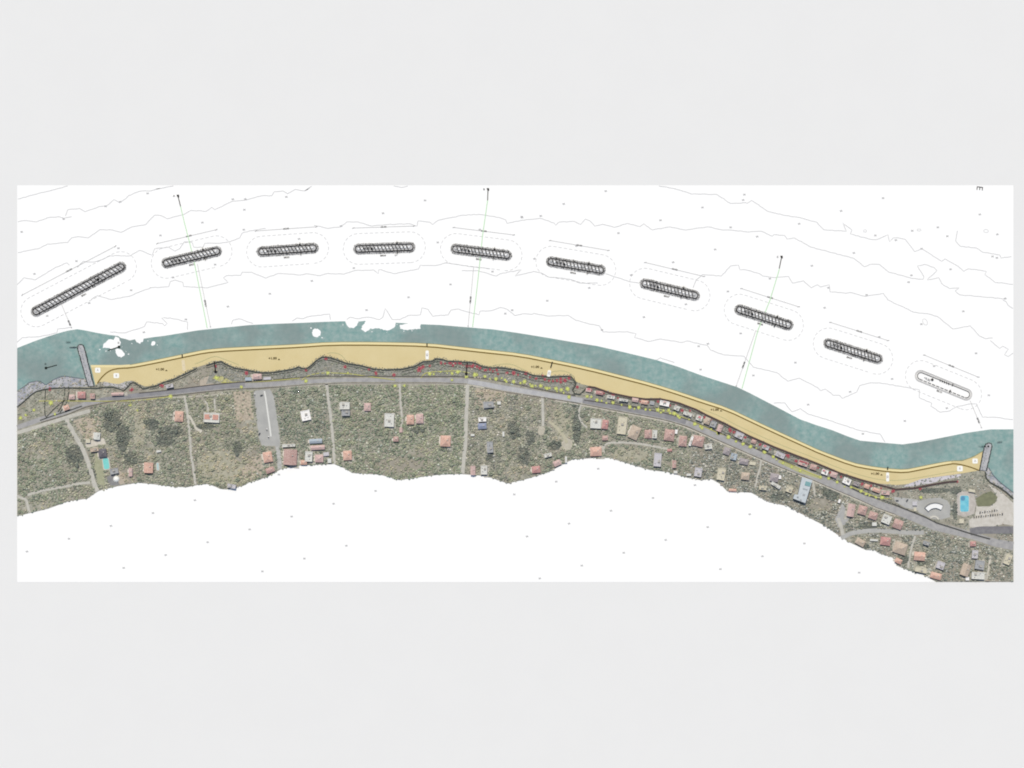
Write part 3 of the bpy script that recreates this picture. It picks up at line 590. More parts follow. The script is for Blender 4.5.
# ------------------------------------------------------------------ section and distance lines
def section(label, line, flag, south, second=None, mark2=None):
    c = P(line[0]); root = empty('section_line', (c[0], c[1], 0), label=label, cat='section line')
    lo = lambda pts: [(a-c[0], b-c[1]) for a, b in w(pts)]
    z = 2.0
    q = MB(); q.ribbon(lo(line), .75, .05, .3); q.build('green_line', GREEN, root, local=True)
    (x, y), (x2, y2) = flag
    q = MB(); q.ribbon(lo([(x, y), (x2, y2)]), .8, .05, .3); q.poly(lo([(x-1.4, y-1.2), (x+1, y-1.3), (x+1.2, y+1.4), (x-.6, y+1)]), .05, .4); q.build('flag', INK, root, local=True)
    a = lo([(x-4, y)])[0]; text('letter', 'A' if x < 300 else ('B' if x < 600 else 'C'), a[0], a[1], 2.6, INK, root, .3, 0, 1, .05)
    if south:
        q = MB(); q.ribbon(lo(south), 1.0, .3, 1.4); e = lo(south)[-1]; q.poly(circ(*e, 1.4, 10), .3, 1.45); q.build('end_mark', INK, root, local=True)
    return root
section('green section line with black flag crossing the second breakwater from the west', [(180.4,205.6),(184,221),(193,256),(207.2,328)], ((178,196),(180.6,206.6)), [(214.4,361.4),(215.6,371.6)])
section('green section line with black flag at the top edge, crossing the fifth breakwater', [(487.6,200.4),(482.6,235),(479,270),(472.6,327)], ((488,189.4),(487.6,200.4)), [(467.2,363),(466.2,373.6)])
section('green section line with black flag crossing the eighth breakwater', [(779.4,269),(770,300),(758,330),(742,388.6)], ((781.6,257),(779.2,268.6)), [(721,427),(718.6,433)])
def distance(label, a, b, num):
    c = P(a); root = empty('distance_line', (c[0], c[1], 0), label=label, cat='dimension line')
    A, B = (0, 0), (P(b)[0]-c[0], P(b)[1]-c[1])
    q = MB(); q.ribbon([A, B], .45, .02, .2); q.poly(circ(B[0]*.985, B[1]*.985, .7, 8), .05, .25); q.build('line', M('distance_ink', (186,186,188)), root, local=True)
    t = math.atan2(B[1], B[0]); t = t+math.pi
    f = num[1]
    text('number', num[0], B[0]*f, B[1]*f, 2.4, M('text_ink', (60,60,62)), root, .3, t, 1.1, .06)
distance('thin grey distance line from the longest breakwater down to the sea', (61.6,304.6), (71.6,328), ('80.00', .78))
distance('thin grey distance line beside the western green section line', (197.4,264), (210.6,327.6), ('170.00', .62))
distance('thin grey distance line beside the middle green section line', (473.6,267), (468,327), ('180.00', .55))
distance('thin grey distance line beside the eastern green section line', (756,330), (736,386.6), ('180.00', .62))
distance('thin grey distance line from the hollow outline breakwater to the sea', (970,400.6), (981.6,428), ('90.00', .72))
for label, pts in (('black L-shaped section mark on the open water left of the western groyne', [(57,365),(46,368)]), ('black L-shaped section mark over the white blank spots in the western sea', [(108,350.4),(119,346.8)])):
    c = P(pts[1]); root = empty('section_mark', (c[0], c[1], 0), label=label, cat='section mark')
    a = P(pts[0]); q = MB(); q.ribbon([(a[0]-c[0], a[1]-c[1]), (0, 0)], .75, .2, .5); q.poly(circ(0, 0, 1.35, 10), .2, .55); q.build('arrow', M('dark_ink', (30,38,36)), root, local=True)
    text('letter', 'D', -.4, 4, 2.4, INK, root, .5, 0, 1, .04)

# ------------------------------------------------------------------ writing and tags on the beach
TXT = M('beach_ink', (66,52,20))
for x, y, r, lab in ((160,369.4,0,'dark level number on the sand at the western end of the beach'), (272.6,358.4,0,'dark level number on the widest western part of the sand'),
        (535,367,0,'dark level number on the sand left of the middle white tag'), (714.6,409.8,0,'dark level number on the sand at the bend of the beach'), (875,473.8,0,'dark level number on the narrow eastern sand')):
    c = P((x, y)); root = empty('level_label', (c[0], c[1], .41), label=lab, cat='number', group='level numbers on the beach')
    text('lettering', '+1.00', 0, 0, 3.3, TXT, root, .1, r, 1.1, .12)
    q = MB(); q.poly([(5.2, -1.6), (7.8, -1.6), (6.3, -.1)], 0, .1); q.build('arrow', TXT, root, local=True)
for x, y, wd_, h, r, lab, s in ((97.8,370.2,5.4,5,0,'white square tag by the top of the western groyne','A'), (116.4,375.6,5.6,5,0,'white square tag on the sand, second from the western groyne','B'),
        (959.8,468.6,5.6,5.4,0,'white square tag on the sand left of the eastern groyne','B'), (975,461,5.4,5,-.1,'white tag against the eastern groyne','A'),
        (183.6,365.4,3.2,11,-.12,'tall pale tag across the sand at the western end',':'), (427.2,355,3.2,9,0,'tall white tag on the sand near the middle','40'), (549,373.4,3.4,6.5,.2,'short white tag half over the dark sea wall','35'), (887.6,477,3,9,0,'tall white tag on the eastern sand','30')):
    c = P((x, y)); root = empty('sheet_tag', (c[0], c[1], .41), -r if h > 6 else 0, label=lab, cat='tag')
    q = MB(); q.poly(rrect(wd_, h, .7), 0, .12 if (x, y) != (549,373.4) else .9); pl_ = (x in (183.6,)); q.build('card', M('faded_tag', (226,212,180)) if pl_ else M('white_tag', (250,250,246)), root, local=True)
    text('lettering', s, 0, 0, 3.0, M('tag_ink', (140,130,140)), root, .15 if x != 549 else .95, math.pi/2 if h > 6 else 0, 1, .02)
for pts, lab in (([(182.2,354.4),(182.4,357.8)], 'small dark tick on the berm above the western pale tag'), ([(427,343.4),(427,346.6)], 'small dark tick on the berm above the middle white tag'), ([(552.4,361.8),(550.6,368)], 'slanting dark tick on the sand above the short white tag'), ([(887.8,466.8),(887.4,470)], 'small dark tick on the berm above the eastern white tag')):
    thing_ribbon('tick_mark', pts, 1.1, .8, INK, lab, 'tick', z0=.3)

# ------------------------------------------------------------------ red and yellow symbols
def symbol(name, colr, label, cat, r, n, z):
    root = empty(name, (0, 0, .33), label=label, cat=cat)
    pts = []
    for i in range(n*2):
        rr = r*(1 if i % 2 == 0 else .62)*random.uniform(.85, 1.12); t = math.pi*i/n; pts.append((rr*math.cos(t), rr*math.sin(t)))
    q = MB(); q.poly(pts, 0, z); q.build('star', colr, root, local=True)
    q = MB(); q.poly(circ(0, 0, r*.34, 8), 0, z+.12); q.build('dot', M(name+'_dot', (216,224,130) if 'yellow' in name else (150,66,82)), root, local=True)
    return root
ysp = [(51,403,1.6),(34,410,1.1),(20.6,418,1.2),(55,414,1.0),(26,415,.9),(130,404.6,1.35),(138,410,1.1),(170.6,396.4,1.4),(216.6,377.6,1.6),(241.4,387,1.1),(306,381,1.2),(328,373,1.3),(348,373,.8),(395,386,1.3),(404.6,385.6,1.0),
 (429.6,373.8,1.35),(457.8,371.8,1.6),(452,373.4,1.0),(474.8,374.6,1.7),(485,376.4,1.2),(496,379,1.3),(466,377,1),(452,380,.9),(505,380,1),(513.6,381.8,1.3),(524.4,381.6,1.4),(532,386,1.3),(540.8,385.6,1.4),(547,388.4,1.2),(556,388.6,1.5),(561.4,390,1.4),(567.5,388.8,1.6),(569,397,1.2),
 (587,396.4,1.2),(597,400,1.2),(613,402.6,1.2),(629.8,407,1.3),(638.6,407.6,1.2),(645.6,409.4,.9),(658,409.8,1.4),(663.4,410.6,1),(668.8,410,1.1),(674.4,413.4,1.6),(678,416,1.1),(694.8,424,1.3),(702,428,1.2),(718,433,1.2),(728.4,437,1.5),(743,443.8,1.3),(750.4,446.6,1.3),(764.4,452,1.3),(773,456.8,1.2),(783,463,.9),(791.6,467,.9),(800,470.6,1),(820.6,477,1.1),(828.6,478.4,1.1),(837,482,1.1),(851,487.2,1),(861,491,1.1),(866,494,1.2),(876,497,1),(882,497.2,1.6),(920.8,497.4,1.2)]
ysp += [(x+random.uniform(-2, 2), y+random.uniform(-1.4, 2), random.uniform(.55, .95)) for x, y in [(435,374),(442,373),(448,372.5),(462,373),(469,375),(479,375),(489,377),(500,379),(508,381),(519,383),(528,384.5),(537,386),(544,388),(551,389),(559,390),(564,391),(592,398),(603,401),(608,402),(620,404.6),(634,407),(651,409.6),(661,410.6),(671,412),(681,417),(688,420),(699,426),(711,430),(735,440),(757,449),(778,460),(845,485),(871,495)]]
ypro = [symbol('yellow_symbol', YEL, 'small yellow star-shaped plan symbol beside the coast road', 'symbol', 1.75, 5+k, .5) for k in range(3)]
rpro = [symbol('red_symbol', RED, 'small red patch-like plan symbol behind the sea wall', 'symbol', 1.6, 5+k, .55) for k in range(2)]
for i, (x, y, s) in enumerate(ysp):
    o = ypro[i] if i < 3 else copy_tree(ypro[i % 3]); o.location = (*P((x, y)), .34); o.rotation_euler.z = random.uniform(0, 6); o.scale = (s*random.uniform(.8, 1.2), s, 1)
    sec = 'far west of the plan' if x < 175 else ('stretch below the pointed headland' if x < 410 else ('dense middle row' if x < 580 else ('row under the shore houses' if x < 760 else 'eastern row')))
    o['label'] = 'small yellow star symbol beside the coast road, '+sec; o['group'] = 'yellow symbols, '+sec
rsp = [(50,389.2,1.5),(131.7,389.6,1.5),(161.7,385.8,1.5),(215.6,366.4,1.1),(246.6,373.2,1.4),(306,370,1.1),(326,358.4,1.3),(345,367,1.2),(369,369,1.1),(376,373.2,1.2),(394,374.8,1.3),(419.6,369.2,1.9),(423,367,1.3),(429.8,366,1.2),(450,362.8,1.2),(455,363.2,1.2),(460,363,1.3),(467,366,1.1),(472.6,366,1.3),(477,366.6,1.3),(485.6,370,1.2),(490,369.4,.9),(496.6,370,1.1),(498,374,.8),(513.6,373,1.4),(525.8,373,1.3),(542.6,376,1.1),(549,380.8,1.1),(560.6,379,1.2),(560.8,382,1.2),(569,377.6,1.4),(577.4,387,1.3),(957,481.6,1.1),(920,488.6,1.3),(893,491,1.4),(730,430,1.5),(788,456,1.5),(796,461,1.3),(658,401.6,1.1),(721.4,426,1.3),(753,440.4,1.3),(613,395.4,1.2),(682,410.4,1.3),(704.6,417.4,1.1),(676,405.6,1.1)]
rsp += [(x, float(np.interp(x, [p[0] for p in SWX], [p[1] for p in SWX]))+random.uniform(2.6, 4.4), random.uniform(.6, 1.15)) for x in [441,445,453,463,470,480,493,507,518,530,536,545,553,557,565,591,604,618,626,640,648,670,690,711,734,745,760,770,785,808,818,830,841,862,871,881]]
for i, (x, y, s) in enumerate(rsp):
    s *= random.uniform(.85, 1.2)
    o = rpro[i] if i < 2 else copy_tree(rpro[i % 2]); o.location = (*P((x, y)), .34); o.rotation_euler.z = random.uniform(0, 6); o.scale = (s*random.uniform(.9, 1.3), s*random.uniform(.8, 1.1), 1)
    sec = 'western beach' if x < 300 else ('headlands of the middle beach' if x < 500 else ('below the short white tag' if x < 600 else ('among the shore houses' if x < 880 else 'eastern end')))
    o['label'] = 'small red symbol just behind the dark sea wall, '+sec; o['group'] = 'red symbols, '+sec

# ------------------------------------------------------------------ houses
R = {'or': ((228,194,178),(208,166,150)), 'te': ((210,182,174),(180,146,140)), 'pk': ((218,192,186),(200,170,166)), 'rd': ((210,166,160),(186,138,136)), 'wh': ((226,226,220),(208,208,204)), 'cr': ((218,212,192),(200,194,174)),
     'gr': ((178,180,182),(160,162,166)), 'dk': ((124,120,126),(108,106,112)), 'bl': ((158,166,188),(142,150,174)), 'li': ((210,207,211),(190,188,194)), 'tn': ((206,190,174),(188,172,156)), 'mg': ((168,82,120),(150,66,104)), 'br': ((250,248,246),(236,234,234)), 'mv': ((178,170,172),(162,154,157)), 'bs': ((184,194,203),(166,178,190))}
WALLH = M('wall_plaster', (206,202,194), (190,186,178), scale=.6)
HOUSES = [
 (97.5,436,6.5,7.5,-5,'gable','wh','white gabled house on bare tan soil beside the western lane'),
 (88.4,441,5,4,0,'flat','cr','small cream shed right beside the western lane'),
 (103,453,8.4,9,5,'hip','dk','dark roofed house just above the turquoise western pool'),
 (95,449.6,9,4,8,'flat','tn','low tan outbuilding left of the dark roofed house'),
 (114.6,471,9,6,12,'flat','gr','grey flat roofed villa beside the turquoise western pool'),
 (72.4,397,6,5,0,'hip','pk','pale pink roofed house near the two dark curved lines in the far west'),
 (82,395,8.4,7,0,'hip','rd','larger red-pink roofed house behind the foot of the western groyne'),
 (93,396,5,5.6,0,'gable','te','narrow terracotta house east of the red-pink roof by the western groyne'),
 (67,407.6,6,5,20,'hip','or','orange roofed hut in the fork of the western roads'),
 (118,394,13,3,2,'gable','pk','long thin pink roof on the sea side of the western road'),
 (170,386,8,4,10,'flat','li','pale lilac flat roof behind the western sea wall'),
 (179.4,416.4,9,11,-3,'hip','or','orange roofed house left of the lane with the forked drive'),
 (212,417.6,17,10.4,-3,'flat','wh','wide white house with salmon roof patches at the end of two drives'),
 (149,467.6,9.6,11,-2,'gable','or','light orange roof beside the narrow pale blue pool'),
 (131,472,3.6,9,0,'gable','pk','narrow pink roof west of the narrow pale blue pool'),
 (159,451.2,5,2.2,10,'flat','wh','tiny white shed alone in dark trees west of the long lane'),
 (232,486,9,4.4,-10,'flat','li','pale ruined building at the lower edge of the land'),
 (248.6,379,7,3.6,0,'flat','bs','small pale blue roof beside the pink roof by the coast road'),
 (257.4,376.6,9.6,5.6,2,'hip','pk','pink roof between the sea wall and the big grey parking lot'),
 (267.4,378.4,8,3,2,'flat','li','thin lilac roof right of the pink roof above the big parking lot'),
 (306,415.4,10,11,12,'flat','br','bright white irregular house alone in the dark grove right of the parking lot'),
 (345,405.6,10.6,8,0,'flat','wh','pale house right of the first long straight lane'),
 (346,413,9,6,0,'flat','gr','grey annex attached below the pale house by the straight lane'),
 (367.6,407,7,8.4,0,'hip','pk','small pink roof in the grove between the two straight lanes'),
 (268,457,9.4,11,10,'hip','or','orange roof left of the lane leaving the big parking lot'),
 (270.4,470,9,5.4,20,'hip','te','lower terracotta roof at the land edge left of the parking lane'),
 (290.6,457,14,16.6,-3,'gable','te','large dusty pink roofed hall right of the parking lane'),
 (289,445.4,14,3,3,'flat','wh','long white canopy on top of the dusty pink hall'),
 (316,441,13.6,4.6,3,'gable','bs','blue-grey roof at the top of the cluster by the straight lane'),
 (318,447.4,15,4.6,3,'gable','pk','long pink roof directly below the blue-grey roof'),
 (309,456.4,8,11,-3,'flat','wh','white house right of the dusty pink hall'),
 (304,462.4,6.4,4.6,0,'hip','or','small orange roof at the lower edge of the white house'),
 (319.4,458.4,8.6,8,0,'hip','pk','beige-pink roof in the middle of the cluster by the straight lane'),
 (326.4,454,6,4,5,'flat','li','small pale roof nearest the straight lane in the cluster'),
 (329.6,460.6,4,5,0,'flat','wh','little white hut at the lower corner of the cluster'),
 (347.6,455.4,9,10,3,'hip','or','orange hipped roof right of the straight lane near the land edge'),
 (389.4,420,10.4,14.6,-2,'flat','wh','white flat house left of the short lane'),
 (410.4,419.6,7.6,10,0,'hip','or','orange-brown roof at the end of the short lane'),
 (419.8,418.6,7.6,10,0,'hip','pk','pink roof right next to the orange-brown one'),
 (401,430,3,5,0,'gable','pk','tiny pink hut at the foot of the short lane'),
 (396,439,5.4,5,0,'hip','te','small terracotta hut alone below the short lane'),
 (445.6,441,10.8,11.6,-3,'hip','or','bright orange roof alone in the grove left of the wide straight lane'),
 (488.6,404.6,11,6.6,5,'flat','gr','grey building with a white rim just below the coast road'),
 (499,403,4,3.4,0,'flat','wh','tiny white shed right of the grey building with the white rim'),
 (482.4,419.4,8.6,4.6,3,'flat','br','bright white roof attached above the blue roof'),
 (482.2,426,9,6,3,'hip','bl','blue roofed house right of the wide straight lane'),
 (472.6,435,4,2.4,0,'flat','wh','tiny white slab beside the wide straight lane'),
 (490,447,6.6,12,3,'flat','gr','tall pale grey house below the blue roof'),
 (484,470,7,9.6,0,'flat','wh','white house touching the land edge right of the wide lane'),
 (473,470.4,5,9.6,0,'gable','pk','pinkish narrow house between the wide lane and the white house'),
 (503.4,434,2.2,5.6,0,'flat','wh','slim white shed beside a dark clump of trees'),
 (548,455,8,4,15,'flat','wh','white roof in the trees under the short middle lane'),
 (536,469.4,8.6,7,5,'hip','rd','red-pink roof at the land edge in the middle'),
 (557,463,7.6,5.6,25,'hip','pk','pink roof right of the red-pink one at the land edge'),
 (566,459.6,2.2,7,0,'flat','wh','thin white shed at the land edge under the round clearing'),
 (595.6,423.4,11.6,10.6,-3,'flat','wh','square white flat roof left of the small red roof'),
 (605,424.4,6.4,9.6,-8,'hip','rd','small red roof joined to the square white one'),
 (622,425.4,9.6,19,-7,'flat','cr','long cream flat roofed block standing across the slope'),
 (634.4,432.6,10.4,14,-24,'hip','tn','tilted tan hipped roof right of the long cream block'),
 (648,434,7.6,9,0,'hip','te','terracotta roof with a white neighbour, next to the tilted tan roof'),
 (654.6,434,5,9,-5,'flat','wh','white flat roof joined to the terracotta one'),
 (669.2,435,10.6,12,-8,'hip','te','big terracotta roof with a small white block on its right'),
 (676,431.6,3,4.6,-8,'flat','br','small bright white block on the right of the big terracotta roof'),
 (682.6,441,8.4,11,-5,'hip','te','terracotta roof left of the thin bright white strip'),
 (690.8,441,2.6,10.6,-20,'flat','br','thin bright white strip roof between two terracotta roofs'),
 (698,441,11.6,11,-12,'hip','te','broad terracotta roof right of the thin white strip'),
 (708,446.4,8,5.6,5,'flat','wh','white house right of the broad terracotta roof'),
 (605,438,6,4.6,0,'hip','te','small brown-red roof above the curved lane'),
 (595.8,451.4,12,9.6,2,'hip','or','large orange roof at the start of the curved lane'),
 (669.4,450.2,5,2.6,5,'gable','rd','tiny red roof at the end of the curved lane'),
 (657.4,459.6,8,14.6,-5,'flat','li','tall pale building below the curved lane'),
 (674,464,4,8,0,'gable','te','narrow reddish roof right of the tall pale building'),
 (675.4,472,4,3,0,'flat','wh','tiny white hut at the land edge right of the tall pale building'),
 (698,472,8,9.6,-10,'flat','li','pale grey house at the land edge under the terracotta row'),
 (688.6,474.6,5,2.6,0,'flat','wh','small white slab left of the pale grey edge house'),
 (721,474,8.6,13,-10,'flat','cr','long cream house close to the bulge of the land edge'),
 (726.6,451,7,7.6,-20,'hip','mv','mauve roof left of the small blue roof by the road'),
 (733.4,456.4,6.6,7,-15,'flat','bs','small pale blue roof near the road'),
 (743.6,461.4,9.6,6,-12,'hip','mv','mauve roof joined to a small cream one'),
 (752.4,463.4,6.6,3.6,-10,'flat','cr','small bright cream roof right of the mauve one'),
 (745,476,8.6,7.6,-8,'hip','tn','tan roof right of the long cream house'),
 (774,477.4,9,8.6,-10,'hip','mv','mauve roof wrapped by white terraces'),
 (779.4,477,3.4,4,0,'flat','br','small bright white cube on the right of the mauve roof'),
 (775.4,485,11,3.6,-32,'flat','wh','long white slanting terrace block below the mauve roof'),
 (762.4,487.6,8,4.6,-5,'flat','cr','cream house left of the slanting white terrace'),
 (789,489.2,7,6.6,-20,'flat','cr','cream star-like house left of the big white block'),
 (732.4,490,8,2.6,-2,'gable','or','thin orange roof sitting on the land edge'),
 (588.4,390,6,4,-10,'flat','pk','pink-white hut beside the hook-shaped wall'),
 (599.4,392.8,7.6,3.6,-10,'hip','rd','red roof second in the shore row from the hook-shaped wall'),
 (611,397,8,3.6,-12,'flat','wh','white shore house under a red symbol, third in the row'),
 (623.4,400,9.6,2.8,-8,'flat','wh','long thin white shore house above the road'),
 (635,400,6.6,4,-10,'gable','pk','pale pink shore house with its gable to the sea'),
 (644.2,402.2,7,4,-10,'hip','or','orange-red roof in the shore row'),
 (652,403,5,4,-10,'flat','gr','grey shore house between the orange roof and the bright pink-white one'),
 (664.4,403.4,10.6,5.4,-12,'flat','br','brightest pink-white shore house in the middle of the row'),
 (676.6,408,6,5,-25,'flat','wh','white shore house topped by a red symbol, before the dark bulge'),
 (687.4,414,9.6,3.8,-22,'flat','wh','long white shore house under the dark bulge of the wall'),
 (699,418,7,5.6,-20,'flat','wh','white shore house with a small red centre'),
 (707,420.8,6,7,-20,'hip','tn','tan-pink shore house right of the white one with the red centre'),
 (713,424,6.6,6.6,-20,'flat','gr','grey-white shore house next to the tan-pink one'),
 (719.6,428,5,7.6,-20,'gable','pk','pink gabled shore house just before the short black section end'),
 (739,435.2,9,6.6,-24,'flat','li','lilac-white square shore house right of a red symbol'),
 (753.6,441.6,5,4,-20,'hip','te','small terracotta shore roof beside two yellow symbols'),
 (765.4,447.4,7,4.4,-22,'flat','li','pale shore house with a red tip'),
 (780,454.8,10,5.6,-25,'flat','li','long lilac-white shore house before two red symbols'),
 (802.6,463,10.6,5.6,-18,'flat','pk','pink-white shore house with a red stripe'),
 (813,467,7,5.6,-18,'hip','te','terracotta shore roof in a dark frame'),
 (824.4,472,7,5.4,-20,'flat','br','bright white shore house with a pink corner'),
 (833.4,474.6,7,5.6,-20,'hip','pk','dull pink shore roof left of the clear white house'),
 (846.4,481,8.6,6.6,-24,'flat','br','crisp bright white rectangular shore house'),
 (856,483.6,6,4.6,-20,'flat','mv','mauve shore hut right of the crisp white house'),
 (866.6,486.2,5.6,4.4,-20,'hip','or','orange-red shore hut in the eastern row'),
 (876,490,8,4,-20,'hip','or','orange shore roof just above the big yellow symbol'),
 (885,492.6,9,4.4,-5,'flat','pk','last pink-white shore house before the concrete yard'),
 (850.6,510,7.4,13.6,-10,'gable','pk','tall salmon-pink house at the grey courtyard'),
 (862,510,9,9.4,-15,'hip','te','square terracotta-pink roof in the middle of three by the courtyard'),
 (872.6,515.4,9,7.6,-18,'hip','te','easternmost of the three pink roofs by the courtyard'),
 (886,519,9.6,9.6,-22,'flat','wh','square white flat roof tilted between pink roofs'),
 (897.4,524,9.6,9.6,-20,'gable','te','ribbed terracotta roof right of the square tilted white roof'),
 (874,524,5,4,0,'flat','wh','tiny white house above the pale street'),
 (839,501,2.4,4,-20,'flat','br','slim bright white hut left of the courtyard'),
 (885,541,10.6,8.6,-8,'hip','rd','strong red roof below the pale street'),
 (873.6,540,8.6,2,-3,'flat','wh','thin white slab left of the strong red roof'),
 (899.6,548,14,12,-18,'hip','tn','very large tan roof below the pale street'),
 (860,542,10,6.6,-30,'hip','tn','tan roof in dry trees near the land edge, left of the red roof'),
 (898,560.8,7,5,-25,'hip','or','small orange roof at the land edge below the very large tan one'),
 (919,556,11.6,9,-5,'gable','or','orange striped roof right of the side lane'),
 (925.6,543,7,4,-20,'flat','gr','pale roof just below the wide eastern road'),
 (920.4,569.6,13,5.6,-12,'flat','cr','cream roof below the orange striped one'),
 (940,565,8.6,8,-20,'flat','li','pale star-like house right of the cream roof'),
 (935.4,575.6,11.6,6.4,-15,'hip','or','orange-pink roof at the lower sheet corner of the land'),
 (965,569.6,9,13,-20,'gable','tn','brown tilted roof left of the large white building'),
 (977.4,575.4,14,7.6,-3,'flat','wh','large white building almost on the lower sheet edge'),
 (967,578.6,4,3.6,0,'flat','br','tiny bright hut left of the large white building'),
 (979,564.6,10,9.6,-8,'flat','gr','grey flat roof above the large white building'),
 (972.4,543.6,6,5,0,'hip','rd','dark red hut just below the wide eastern road'),
 (974.4,554,6.6,9,-5,'flat','li','whitish house below the dark red hut'),
 (1007.2,559,7.2,11.6,-22,'flat','cr','beige house against the right sheet edge'),
 (914.6,509.4,3,4,0,'flat','cr','tiny cream kiosk between the two grey lots'),
 (914.4,503.4,5,4.4,0,'flat','li','lilac canopy in the concrete yard'),
 (961,521,5,5,0,'flat','cr','cream hut below the big blue pool'),
 (971.4,490.6,7,3,-10,'flat','cr','cream bar roof above the big blue pool'),
]
lab_seen = set()
for i, (x, y, a, b, rot, ty, c, lab) in enumerate(HOUSES):
    assert lab not in lab_seen, lab
    lab_seen.add(lab)
    cx, cy = P((x, y)); rz = math.radians(rot)
    small = a*b < 26
    hz = (2.0 if small else 3.0)*random.uniform(.85, 1.15)
    root = empty('house' if not small else 'hut', (cx, cy, .3), rz, label=lab, cat='house' if not small else 'hut')
    if 'canopy' in lab: root.name = 'canopy'; root['category'] = 'canopy'
    c1, c2 = R[c]; rm = M('roof_'+c, c1, c2, scale=1.0, detail=6, lo=.42, hi=.58)
    a, b = a*.92, b*.92
    if not small and i % 3 != 1:
        k = MB(); sx_ = random.choice((-1, 1)); k.poly([(u*(1+random.uniform(-.2, .2)), v_*(1+random.uniform(-.2, .2))) for u, v_ in rect(sx_*a*.35, -b*.1, a*.75, b*1.35)], -.02, .16+.003*(i % 7)); k.build('patio', M('patio', (168,165,156), (206,202,192), scale=.5, detail=6), root, local=True)
    q = MB(); q.box(0, 0, a-.5, b-.5, 0, hz); q.build('wall', WALLH, root, local=True)
    q = MB(); e = hz+.02
    if ty == 'flat':
        q.box(0, 0, a, b, e, e+.35)
        if not small:   # parapet
            for (px, py, pw, ph) in ((0, b/2-.3, a, .6), (0, -b/2+.3, a, .6), (a/2-.3, 0, .6, b-1.2), (-a/2+.3, 0, .6, b-1.2)): q.box(px, py, pw-.02, ph-.02, e+.33, e+.75)
        rf = q.build('roof', rm, root, local=True)
        if not small:
            k = MB(); k.box(random.uniform(-a/5, a/5), random.uniform(-b/5, b/5), min(2.4, a*.3), min(2, b*.3), e+.3, e+1.7); k.build('stair_head', M('roof_box', (188,184,176), (170,166,160), scale=.5), rf)
            for _ in range(3):
                k = MB(); k.box(random.uniform(-a/3, a/3), random.uniform(-b/3, b/3), .7, .7, e+.3, e+.9+.05*_); k.build('rooftop_unit', M('unit_grey', (140,142,144)), rf)
        if x == 212:
            for dx in (-4.4, 3.8):
                k = MB(); k.box(dx, .6, 5.6, 5, e+.3, e+.9+.02*dx); k.build('roof_patch', M('salmon_roof', (202,150,136), (212,168,154), scale=.5), rf)
        if x == 802.6:
            k = MB(); k.box(0, 1, 8, 1.3, e+.3, e+.9); k.build('roof_stripe', RED, rf)
        if x in (699, 765.4, 664.4, 824.4, 588.4):
            k = MB(); k.box(-1.2 if x > 700 else 0, 1.0, 2.6, 1.8, e+.3, e+.93); k.build('roof_patch', M('red_patch', (212,136,142)), rf)
    else:
        rh = min(a, b)*.26; o_ = .15
        A, B = a/2+o_, b/2+o_
        if a >= b: ins = (b/2 if ty == 'hip' else 0); r1, r2 = (-A+ins*.9, 0, e+rh), (A-ins*.9, 0, e+rh)
        else: ins = (a/2 if ty == 'hip' else 0); r1, r2 = (0, -B+ins*.9, e+rh), (0, B-ins*.9, e+rh)
        v = [(-A, -B, e), (A, -B, e), (A, B, e), (-A, B, e), r1, r2]
        if a >= b: f = [(0, 1, 5, 4), (2, 3, 4, 5), (3, 0, 4), (1, 2, 5), (3, 2, 1, 0)]
        else: f = [(0, 4, 5, 3), (1, 2, 5, 4), (0, 1, 4), (2, 3, 5), (3, 2, 1, 0)]
        q.add(v, f); rf = q.build('roof', rm, root, local=True)
        if not small:
            k = MB(); k.box(a*.18, b*.12, .9, .9, e+.2, e+rh+.7); k.build('chimney', M('chimney_plaster', (214,208,200)), rf)
            if i % 2 == 0 and x < 700 or c in ('or',):
                k = MB(); k.box(-a/2-.9, 0, 1.6, b*.8, 0, .5); k.build('terrace', M('terrace_white', (222,214,204)), root, local=True)
    rr = [(x+u*math.cos(-rz)-v_*math.sin(-rz), y+u*math.sin(-rz)+v_*math.cos(-rz)) for u, v_ in ((-a/2-.6, -b/2-.6), (a/2+.6, -b/2-.6), (a/2+.6, b/2+1), (-a/2-.6, b/2+1))]
    free &= ~inside(rr)
# the large white L-shaped block
bw = [(801.4,477),(811.6,480),(804.6,502.6),(792.6,498),(793.8,494.2),(799,494.6),(797,493.4),(800.6,484)]
cx, cy = P((803,490)); root = empty('apartment_block', (cx, cy, .3), label='big pale blue-white L-shaped block with a teal rooftop square, just below the road', cat='building')
lo = [(a-cx, b-cy) for a, b in w([(801.4,477),(811.6,480),(804.6,502.6),(792.6,498),(794,494),(797.4,494.4)])]
q = MB(); q.poly(lo, 0, 6); q.build('wall', M('block_wall', (170,172,174)), root, local=True)
q = MB(); q.poly([(a*1.02, b*1.02) for a, b in lo], 6.02, 6.5); rf = q.build('roof', M('block_roof', (206,212,216), (192,200,206), scale=.3), root, local=True)
for (px, py, a, b, c_, nm) in ((807,483.6,5.4,4.2,(128,168,172),'skylight'), (804.4,488.8,5,1.2,(168,176,182),'roof_rib'), (797,497,1.6,1.6,(150,154,158),'rooftop_unit'), (803,494.6,2,2,(168,172,178),'rooftop_unit'), (800,499.6,2,1.4,(176,180,184),'rooftop_unit')):
    k = MB(); u = P((px, py)); k.box(u[0]-cx, u[1]-cy, a, b, 6.4, 7.0, -.28); k.build(nm, M('b_'+nm, c_), rf, local=True)
free &= ~inside([(x, y) for x, y in bw]); free &= ~near(bw, 1.2)
